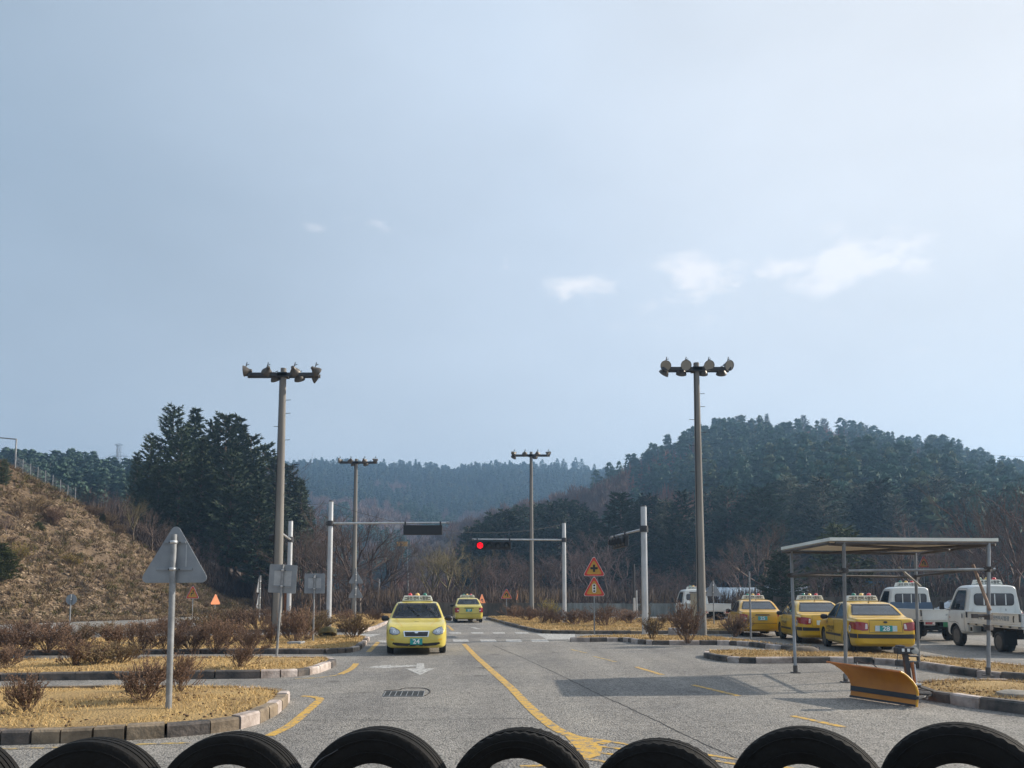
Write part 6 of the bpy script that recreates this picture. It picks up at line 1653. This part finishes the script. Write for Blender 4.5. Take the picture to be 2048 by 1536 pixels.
m = MB(); m.add(ins, [(3, 2, 1, 0)]); m.build('ceiling_board', M_ROOFU, root)
def ft(a, b, t, dz=-.045): return vs[a].lerp(vs[b], t) + Vector((0, 0, dz))
m = MB()
for (p, q) in ((ft(0, 1, .03), ft(0, 1, .97)), (ft(3, 2, .03), ft(3, 2, .97)), (ft(0, 3, .03), ft(0, 3, .97)), (ft(1, 2, .03), ft(1, 2, .97)), (ft(0, 3, .02, -.06), ft(1, 2, .55, -.06)), (ft(3, 2, .30, -.06), ft(0, 1, .98, -.06))):
    m = MB(); m.tube(p, q, .028, n=8); m.build('roof_beam', M_PIPED, root)
posts = [(G(1692, 1365), vs[0].lerp(vs[1], .08)), (G(1591, 1346), vs[3].lerp(vs[2], .07)), (G(1838, 1336), vs[3].lerp(vs[2], .97)), (G(1977, 1352, .15), vs[1].lerp(vs[0], .06))]
PP = []
for b, t in posts:
    b = b - O; t = t + Vector((0, 0, -.03)); PP.append((b, t))
    m = MB(); m.smooth = True; m.tube(b, t, .033, n=14); m.build('post', M_PIPE, root, smooth=True)
    m = MB(); m.box(b + Vector((0, 0, .012)), (.16, .16, .018)); m.tube(b + Vector((0, 0, .02)), b + Vector((0, 0, .16)), .045, n=12); m.build('foot_plate', M_PIPED, root)
def on(i, f): return PP[i][0].lerp(PP[i][1], f)
for i, j, f, g in ((0, 3, .80, .80), (1, 2, .80, .79), (0, 1, .80, .80), (3, 2, .81, .80)):
    m = MB(); m.smooth = True; d = (on(j, g) - on(i, f)).normalized() * .12; m.tube(on(i, f) - d, on(j, g) + d, .027, n=12); m.build('rail', M_PIPE if (i, j) == (0, 3) else M_PIPED, root, smooth=True)
for i, f in ((0, .80), (1, .80), (2, .79), (3, .80), (3, .36), (3, .44)):
    c = on(i, f); m = MB(); m.box(c, (.10, .11, .10), rz=.5); m.tube(c + Vector((-.1, -.03, .02)), c + Vector((.1, .04, -.02)), .018, n=8); m.build('coupler', M_PIPED, root)
m = MB(); m.tube(AT(1797, 1134, 16.6) - O, AT(1841, 1172, 17.1) - O, .02, n=8); m.build('loose_brace', M_LAMPI, root)
m = MB(); m.tube(AT(1946, 1130, 14.8) - O, AT(1980, 1220, 14.25) - O, .028, n=8); m.build('rusty_brace', mat('rusty_pale', (.34, .22, .15), .8, var=.5, scale=9), root)
c = AT(1958, 1232, 14.2) - O; m = MB(); m.tube(c + Vector((-.12, 0, 0)), c + Vector((.16, .02, .01)), .03, n=8); m.box(c + Vector((-.08, 0, 0)), (.09, .07, .08)); m.build('clamp_arm', M_PIPED, root)

# ------------------------------------------------------------------ snow plough
M_PLO = mat('plough_orange', (.62, .235, .018), .5, col2=(.42, .14, .012), scale=2.2, bump=.12, bscale=14, contrast=.9)
PR, PL = G(1834, 1416), G(1702, 1396); d = (PL - PR); LB = d.length; d.normalize(); nrm = Vector((d.y, -d.x, 0))
if nrm.x > 0: nrm = -nrm
root = empty('snow_plough', PR); tag(root, 'orange snow plough blade with a black lower strip parked under the canopy', 'snow plough')
prof = [(.0, .0), (-.02, .06), (-.045, .12), (-.07, .20), (-.075, .28), (-.05, .36), (.0, .43), (.05, .475), (.10, .495)]
def blade_pt(s, n_, z):
    zz = z / .495
    l0 = .0 + (.10 * max(0, (zz - .45) / .55) ** 1.2 + .07 * zz) * 1; l1 = LB + .02 + .34 * zz ** 2.2
    return d * (l0 + (l1 - l0) * s) + nrm * n_ + Vector((0, 0, z + .015 + .035 * s * (zz)))
def blade(name, a, b, m, off=0.0, s0=0, s1=1):
    mb = MB(); mb.smooth = True; K = 24; row = [(n_, z) for n_, z in prof]
    ev = pchip([z for _, z in row], [n_ for n_, _ in row]); zs = [a + (b - a) * i / 10 for i in range(11)]; vs = []
    for th in (0, .022):
        for i in range(K + 1):
            for z in zs: vs.append(blade_pt(s0 + (s1 - s0) * i / K, ev(z) + off - th, z))
    M_ = len(zs); N_ = (K + 1) * M_; fs = []
    for i in range(K):
        for j in range(M_ - 1):
            q = (i * M_ + j, (i + 1) * M_ + j, (i + 1) * M_ + j + 1, i * M_ + j + 1); fs.append(q); fs.append(tuple(N_ + x for x in q[::-1]))
    for i in range(K):
        for j in (0, M_ - 1): q = (i * M_ + j, (i + 1) * M_ + j); fs.append((q[0], q[1], N_ + q[1], N_ + q[0]))
    for i in (0, K):
        for j in range(M_ - 1): q = (i * M_ + j, i * M_ + j + 1); fs.append((q[0], q[1], N_ + q[1], N_ + q[0]))
    mb.add(vs, fs); return mb.build(name, m, root, smooth=True)
blade('blade', .0, .495, M_PLO)
blade('cutting_edge', .0, .028, M_TRIM, .016); blade('rubber_strip', .095, .165, M_TRIM, .012)
mb = MB(); K = 20; P = [blade_pt(i / K, .11, .50) for i in range(K + 1)]
for a, b in zip(P, P[1:]): mb.tube(a, b, .016, n=6)
mb.build('top_edge', mat('plough_edge_orange', (.60, .20, .05), .5, var=.3, scale=5), root)
mb = MB(); P = [blade_pt(0, n_ + .004, z) for n_, z in prof]
for a, b in zip(P, P[1:]): mb.tube(a, b, .016, n=6)
mb.build('end_rib', mat('plough_yellow', (.72, .36, .02), .5, var=.2, scale=5), root)
def PT(u, v, Y): return AT(u, v, Y) - PR
for s in (.15, .4, .65, .9):
    mb = MB(); P = [blade_pt(s, n_ - .03, z) for n_, z in prof]
    for a, b in zip(P, P[1:]): mb.tube(a, b, .02, n=4)
    mb.build('rear_rib', M_PLO, root)
mb = MB(); mb.tube(PT(1822, 1392, 11.7), PT(1810, 1308, 11.75), .045, n=4); mb.build('lift_mast', M_DARK, root)
hd = empty('light_head', PT(1808, 1301, 11.75)); hd.parent = root
mb = MB(); mb.box((0, 0, 0), (.26, .14, .10)); mb.box((-.06, 0, .05), (.10, .12, .06)); mb.build('lamp_bar', M_DARK, hd, bevel=.015)
for x in (-.05, .03):
    mb = MB(); mb.box((x, -.075, .01), (.035, .01, .045)); mb.build('lamp', M_LETW, hd)
mb = MB(); mb.lathe([(.045, -.03), (.06, .02), (.001, .03)], 14, c=(.13, -.05, .0), M=Matrix.Rotation(R(70), 3, 'X')); mb.build('round_lamp', M_LAMPI, hd)
mb = MB(); mb.tube((.06, 0, -.08), (.22, .03, -.09), .016, n=6); mb.tube((.22, .03, -.09), (.22, .03, -.15), .02, n=6); mb.build('bracket', M_DARK, hd)
mb = MB(); mb.tube((-.11, -.02, -.04), (-.13, -.02, -.27), .005, n=4); mb.build('wire', M_DARK, hd)
mb = MB(); mb.tube(PT(1824, 1325, 11.75), PT(1832, 1372, 11.7), .026, n=6); mb.build('lift_strut', mat('rusty_orange', (.42, .16, .05), .7, var=.4, scale=8), root)
mb = MB(); mb.smooth = True; mb.tube(PT(1829, 1328, 11.7), PT(1836, 1394, 11.6), .010, n=8); mb.tube(PT(1832, 1366, 11.65), PT(1834, 1375, 11.65), .03, n=8); mb.tube(PT(1828, 1369, 11.6), PT(1842, 1369, 11.6), .018, n=8); mb.build('hydraulic_ram', M_GALV, root, smooth=True)
mb = MB()
for a, b in (((1838, 1372, 11.6), (1868, 1382, 12.4)), ((1834, 1396, 11.4), (1866, 1388, 12.4)), ((1868, 1382, 12.4), (1872, 1388, 12.5)), ((1835, 1384, 11.6), (1860, 1386, 12.0))): mb.tube(PT(*a), PT(*b), .028, n=5)
mb.build('a_frame', M_DARK, root)
mb = MB(); P = [PT(1845, 1396, 11.7), PT(1852, 1392, 11.75), PT(1856, 1396, 11.7), PT(1852, 1399, 11.65)]
for a, b in zip(P, P[1:] + P[:1]): mb.tube(a, b, .008, n=5)
mb.build('hook', M_DARK, root)
mb = MB(); P = [blade_pt(.62, .02, .50), blade_pt(.58, -.02, .56), blade_pt(.5, -.06, .53), blade_pt(.42, -.04, .55), blade_pt(.36, .0, .50)]; P = smooth_path(P, 5)
for a, b in zip(P, P[1:]): mb.tube(a, b, .009, n=5)
mb.build('hose', M_DARK, root)

# ------------------------------------------------------------------ tyre row
M_TY = mat('old_tyre_rubber', (.0045, .0042, .004), .8, spec=.22, col2=(.014, .013, .012), scale=3.2, bump=.45, bscale=38, contrast=.8)
def tyre(name, c, yaw, Ro, wd, rimr, seed, label, group, tilt=0.0, ribs=4, lugs=True, m=None, dust=None):
    r = random.Random(seed); root = empty(name, c, yaw); root.rotation_euler = (tilt, 0, yaw)
    tag(root, label, 'tyre', group)
    N = 96; prof = [(rimr, -wd * .36), (rimr + .012, -wd * .44), (rimr + .04, -wd * .485), (rimr + (Ro - rimr) * .5, -wd * .52), (Ro * .93, -wd * .49), (Ro * .965, -wd * .46), (Ro * .985, -wd * .42)]
    k = ribs; gw = .008
    xs = []
    for i in range(k + 1):
        a = -wd * .40 + wd * .80 * i / (k + 1); b = -wd * .40 + wd * .80 * (i + 1) / (k + 1)
        rr_ = lambda y: Ro * (1 - .018 * (abs(y) / (wd * .4)) ** 2)
        xs += [(rr_(a + gw / 2), a + gw / 2), (rr_(b - gw / 2), b - gw / 2)]
        if i < k: xs += [(Ro - .011, b - gw * .3), (Ro - .011, b + gw * .3)]
    prof += xs + [(Ro * .985, wd * .42), (Ro * .965, wd * .46), (Ro * .93, wd * .49), (rimr + (Ro - rimr) * .5, wd * .52), (rimr + .04, wd * .485), (rimr + .012, wd * .44), (rimr, wd * .36), (rimr + .012, wd * .3), (Ro * .9, wd * .38), (Ro * .9, -wd * .38), (rimr + .012, -wd * .3)]
    mb = MB(); mb.smooth = True; vs = []; n = len(prof)
    for i in range(N):
        t = 2 * PI * i / N; lug = (i % 2 == 0)
        for j, (rr, y) in enumerate(prof):
            q = rr - (.006 if (lugs and lug and abs(y) > wd * .27 and rr > Ro * .94) else 0)
            vs.append((q * math.cos(t), y, q * math.sin(t)))
    fs = [(i * n + j, i * n + (j + 1) % n, ((i + 1) % N) * n + (j + 1) % n, ((i + 1) % N) * n + j) for i in range(N) for j in range(n)]
    mb.add(vs, fs); mb.build('carcass', m or M_TY, root, smooth=True)
    for y in (-wd * .527, wd * .527):
        for rr in (rimr + .045, Ro * .88):
            mb = MB(); mb.smooth = True
            for i in range(48):
                a, b = 2 * PI * i / 48, 2 * PI * (i + 1) / 48; mb.tube((rr * math.cos(a), y * (.97 if rr > Ro * .8 else .975), rr * math.sin(a)), (rr * math.cos(b), y * (.97 if rr > Ro * .8 else .975), rr * math.sin(b)), .0035, n=5, caps=False)
            mb.build('sidewall_ring', m or M_TY, root)
    return root
yaws = [0, 0, -3, -8, -14, -22, -30, -36]
tl = [(-100, 1474), (190, 1478), (470, 1466), (757, 1456), (1046, 1458), (1324, 1479), (1612, 1455), (1925, 1447)]
lb = ['worn tyre cut off by the left edge of the picture, only its rounded shoulder showing', 'leftmost complete tyre of the row along the bottom, smooth and dull', 'tyre below the left kerb end, second complete one from the left', 'tyre below the drain grate, with a bright gap in its hole', 'tyre with slanting tread cuts below the yellow centre line', 'lowest tyre of the row, cracked, over the yellow hatching', 'tyre of the row with four deep grooves, second from the right', 'rightmost and largest looking tyre of the row at the bottom right corner']
for i, ((u, v), ya, l) in enumerate(zip(tl, yaws, lb)):
    Yc = 3.12; Ro = (.30, .302, .303, .308, .306, .305, .312, .322)[i]
    top = AT(u, v, Yc); c = (top.x, Yc, top.z - Ro + .004)
    tyre('tyre', c, R(ya), Ro, .135 if i != 4 else .16, (.15, .15, .186, .178, .20, .15, .172, .172)[i], 30 + i, l, 'tyres lined up along the bottom of the picture', tilt=R(rnd.uniform(-2, 2)), ribs=(3, 3, 4, 3, 5, 3, 4, 4)[i], lugs=i in (4, 5, 6, 7))
mb = MB(); mb.box((0, 3.12, .235), (6.5, .42, .49)); o = mb.build('barrier_wall', M_CONC, bevel=.015); tag(o, 'low concrete barrier carrying the row of tyres below the picture', 'wall')
mb = MB(); P = smooth_path([AT(620, 1545, 3.0), AT(640, 1520, 3.02), AT(668, 1504, 3.05), AT(690, 1492, 3.1)], 6)
for a, b in zip(P, P[1:]): mb.tube(a, b, .0022, n=5)
o = mb.build('wire', M_DARK); tag(o, 'thin black wire poking up left of the tyre below the drain grate', 'wire')

# ------------------------------------------------------------------ small things
p = G(655, 1274, .14)
M_TYB = mat('yellow_edged_tyre', (.26, .22, .08), .8, col2=(.03, .028, .025), scale=3.5, contrast=1.2)
o = tyre('tyre', (p.x, p.y, .31), R(12), .33, .20, .19, 77, 'old yellow edged tyre lying tilted at the foot of the left signal pole', None, tilt=R(68), m=M_TYB)
p = G(1352, 1272, .14); mb = MB(); mb.box((0, 0, .15), (.50, .36, .32)); o = mb.build('concrete_block', mat('grey_block', (.28, .27, .28), .85, var=.3, scale=5, bump=.3), bevel=.015); o.location = (p.x, p.y, .12); tag(o, 'plain grey block lying on the verge left of the right floodlight mast', 'block')
p = G(592, 1288, .14); mb = MB(); mb.box((0, 0, .04), (.42, .5, .09)); o = mb.build('paving_slab', mat('grey_slab', (.30, .32, .34), .8, var=.2, scale=5), bevel=.01); o.location = (p.x, p.y, .13); tag(o, 'flat grey slab in the grass between the two square sign backs', 'slab')
p = G(1608, 1304, .14); mb = MB(); mb.smooth = True; mb.lathe([(.34, 0), (.30, .10), (.2, .16), (.001, .17)], 14, M=Matrix.Diagonal((1.3, .8, 1)).to_3x3()); o = mb.build('concrete_footing', mat('dirty_footing', (.16, .13, .10), .95, var=.4, scale=5, bump=.5), smooth=True); o.location = (p.x, p.y, .12); tag(o, 'low dirty concrete lump on the verge below the middle parked car', 'concrete lump')
p = G(2030, 1392, .15); mb = MB(); mb.smooth = True; mb.lathe([(.26, 0), (.24, .06), (.15, .09), (.001, .1)], 12); o = mb.build('manhole_ring', mat('footing_grey', (.25, .23, .2), .95, var=.4, scale=5, bump=.5), smooth=True); o.location = (p.x, p.y, .14); tag(o, 'small round concrete lump on the grass at the right edge', 'concrete lump')
p = G(1388, 1262, 0); root = empty('meter_box', (p.x + .05, 34.5, 0)); tag(root, 'tall tan box with a brown side standing behind the right floodlight mast', 'cabinet')
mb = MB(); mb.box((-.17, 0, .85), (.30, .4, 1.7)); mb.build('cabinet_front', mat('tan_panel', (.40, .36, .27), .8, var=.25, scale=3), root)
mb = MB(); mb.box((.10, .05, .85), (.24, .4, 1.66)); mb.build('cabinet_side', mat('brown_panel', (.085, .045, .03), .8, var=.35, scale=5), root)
mb = MB(); mb.box((-.02, 0, 1.74), (.68, .5, .07)); mb.build('cabinet_lid', M_CONC, root)
# drain grate
root = empty('drain_grate', G(812, 1386)); tag(root, 'rusty drain grate set in the road in front of the white arrow', 'drain'); O2 = Vector(root.location)
A, B, C, D = G(766, 1393), G(846, 1393), G(849, 1383.5), G(772, 1383.5)
mb = MB(); mb.add([(q - O2) + Vector((0, 0, .003)) for q in (A, B, C, D)], [(0, 1, 2, 3)]); mb.build('slot_shade_sheet', mat('drain_painted_shade', (.012, .016, .018), .9), root)  # flat black sheet painted in for the shade of the hollow below the bars
for i in range(8):
    a = A.lerp(B, i / 7) - O2; b = D.lerp(C, i / 7) - O2
    mb = MB(); mb.tube(a + Vector((0, 0, .006)), b + Vector((0, 0, .006)), .007, n=4); mb.build('bar', M_GALVD, root)
for a, b in ((A, B), (D, C)):
    mb = MB(); mb.tube(a - O2 + Vector((0, 0, .005)), b - O2 + Vector((0, 0, .005)), .010, n=4); mb.build('frame', M_GALVD, root)
mb = MB(); P = smooth_path([G(768, 1382), G(800, 1380), G(806, 1377), G(840, 1376.5), G(856, 1379), G(860, 1385), G(850, 1392)], 5)
for a, b in zip(P, P[1:]): mb.tube(a - O2 + Vector((0, 0, .001)), b - O2 + Vector((0, 0, .001)), .012, n=4)
mb.build('broken_rim', mat('crack_fill2', (.05, .045, .04), .95), root)

# ------------------------------------------------------------------ haze
hm = bpy.data.materials.new('haze'); hm.use_nodes = True
hm.node_tree.nodes.clear()
_o = hm.node_tree.nodes.new('ShaderNodeOutputMaterial'); _p = hm.node_tree.nodes.new('ShaderNodeVolumePrincipled')
_p.inputs['Color'].default_value = (.38, .64, 1.0, 1); _p.inputs['Density'].default_value = 0.00075; _p.inputs['Anisotropy'].default_value = 0.3
hm.node_tree.links.new(_p.outputs[0], _o.inputs['Volume'])
mb = MB(); mb.box((0, 400, 70), (1500, 1000, 150))
hz = mb.build('haze', hm); tag(hz, kind='stuff')
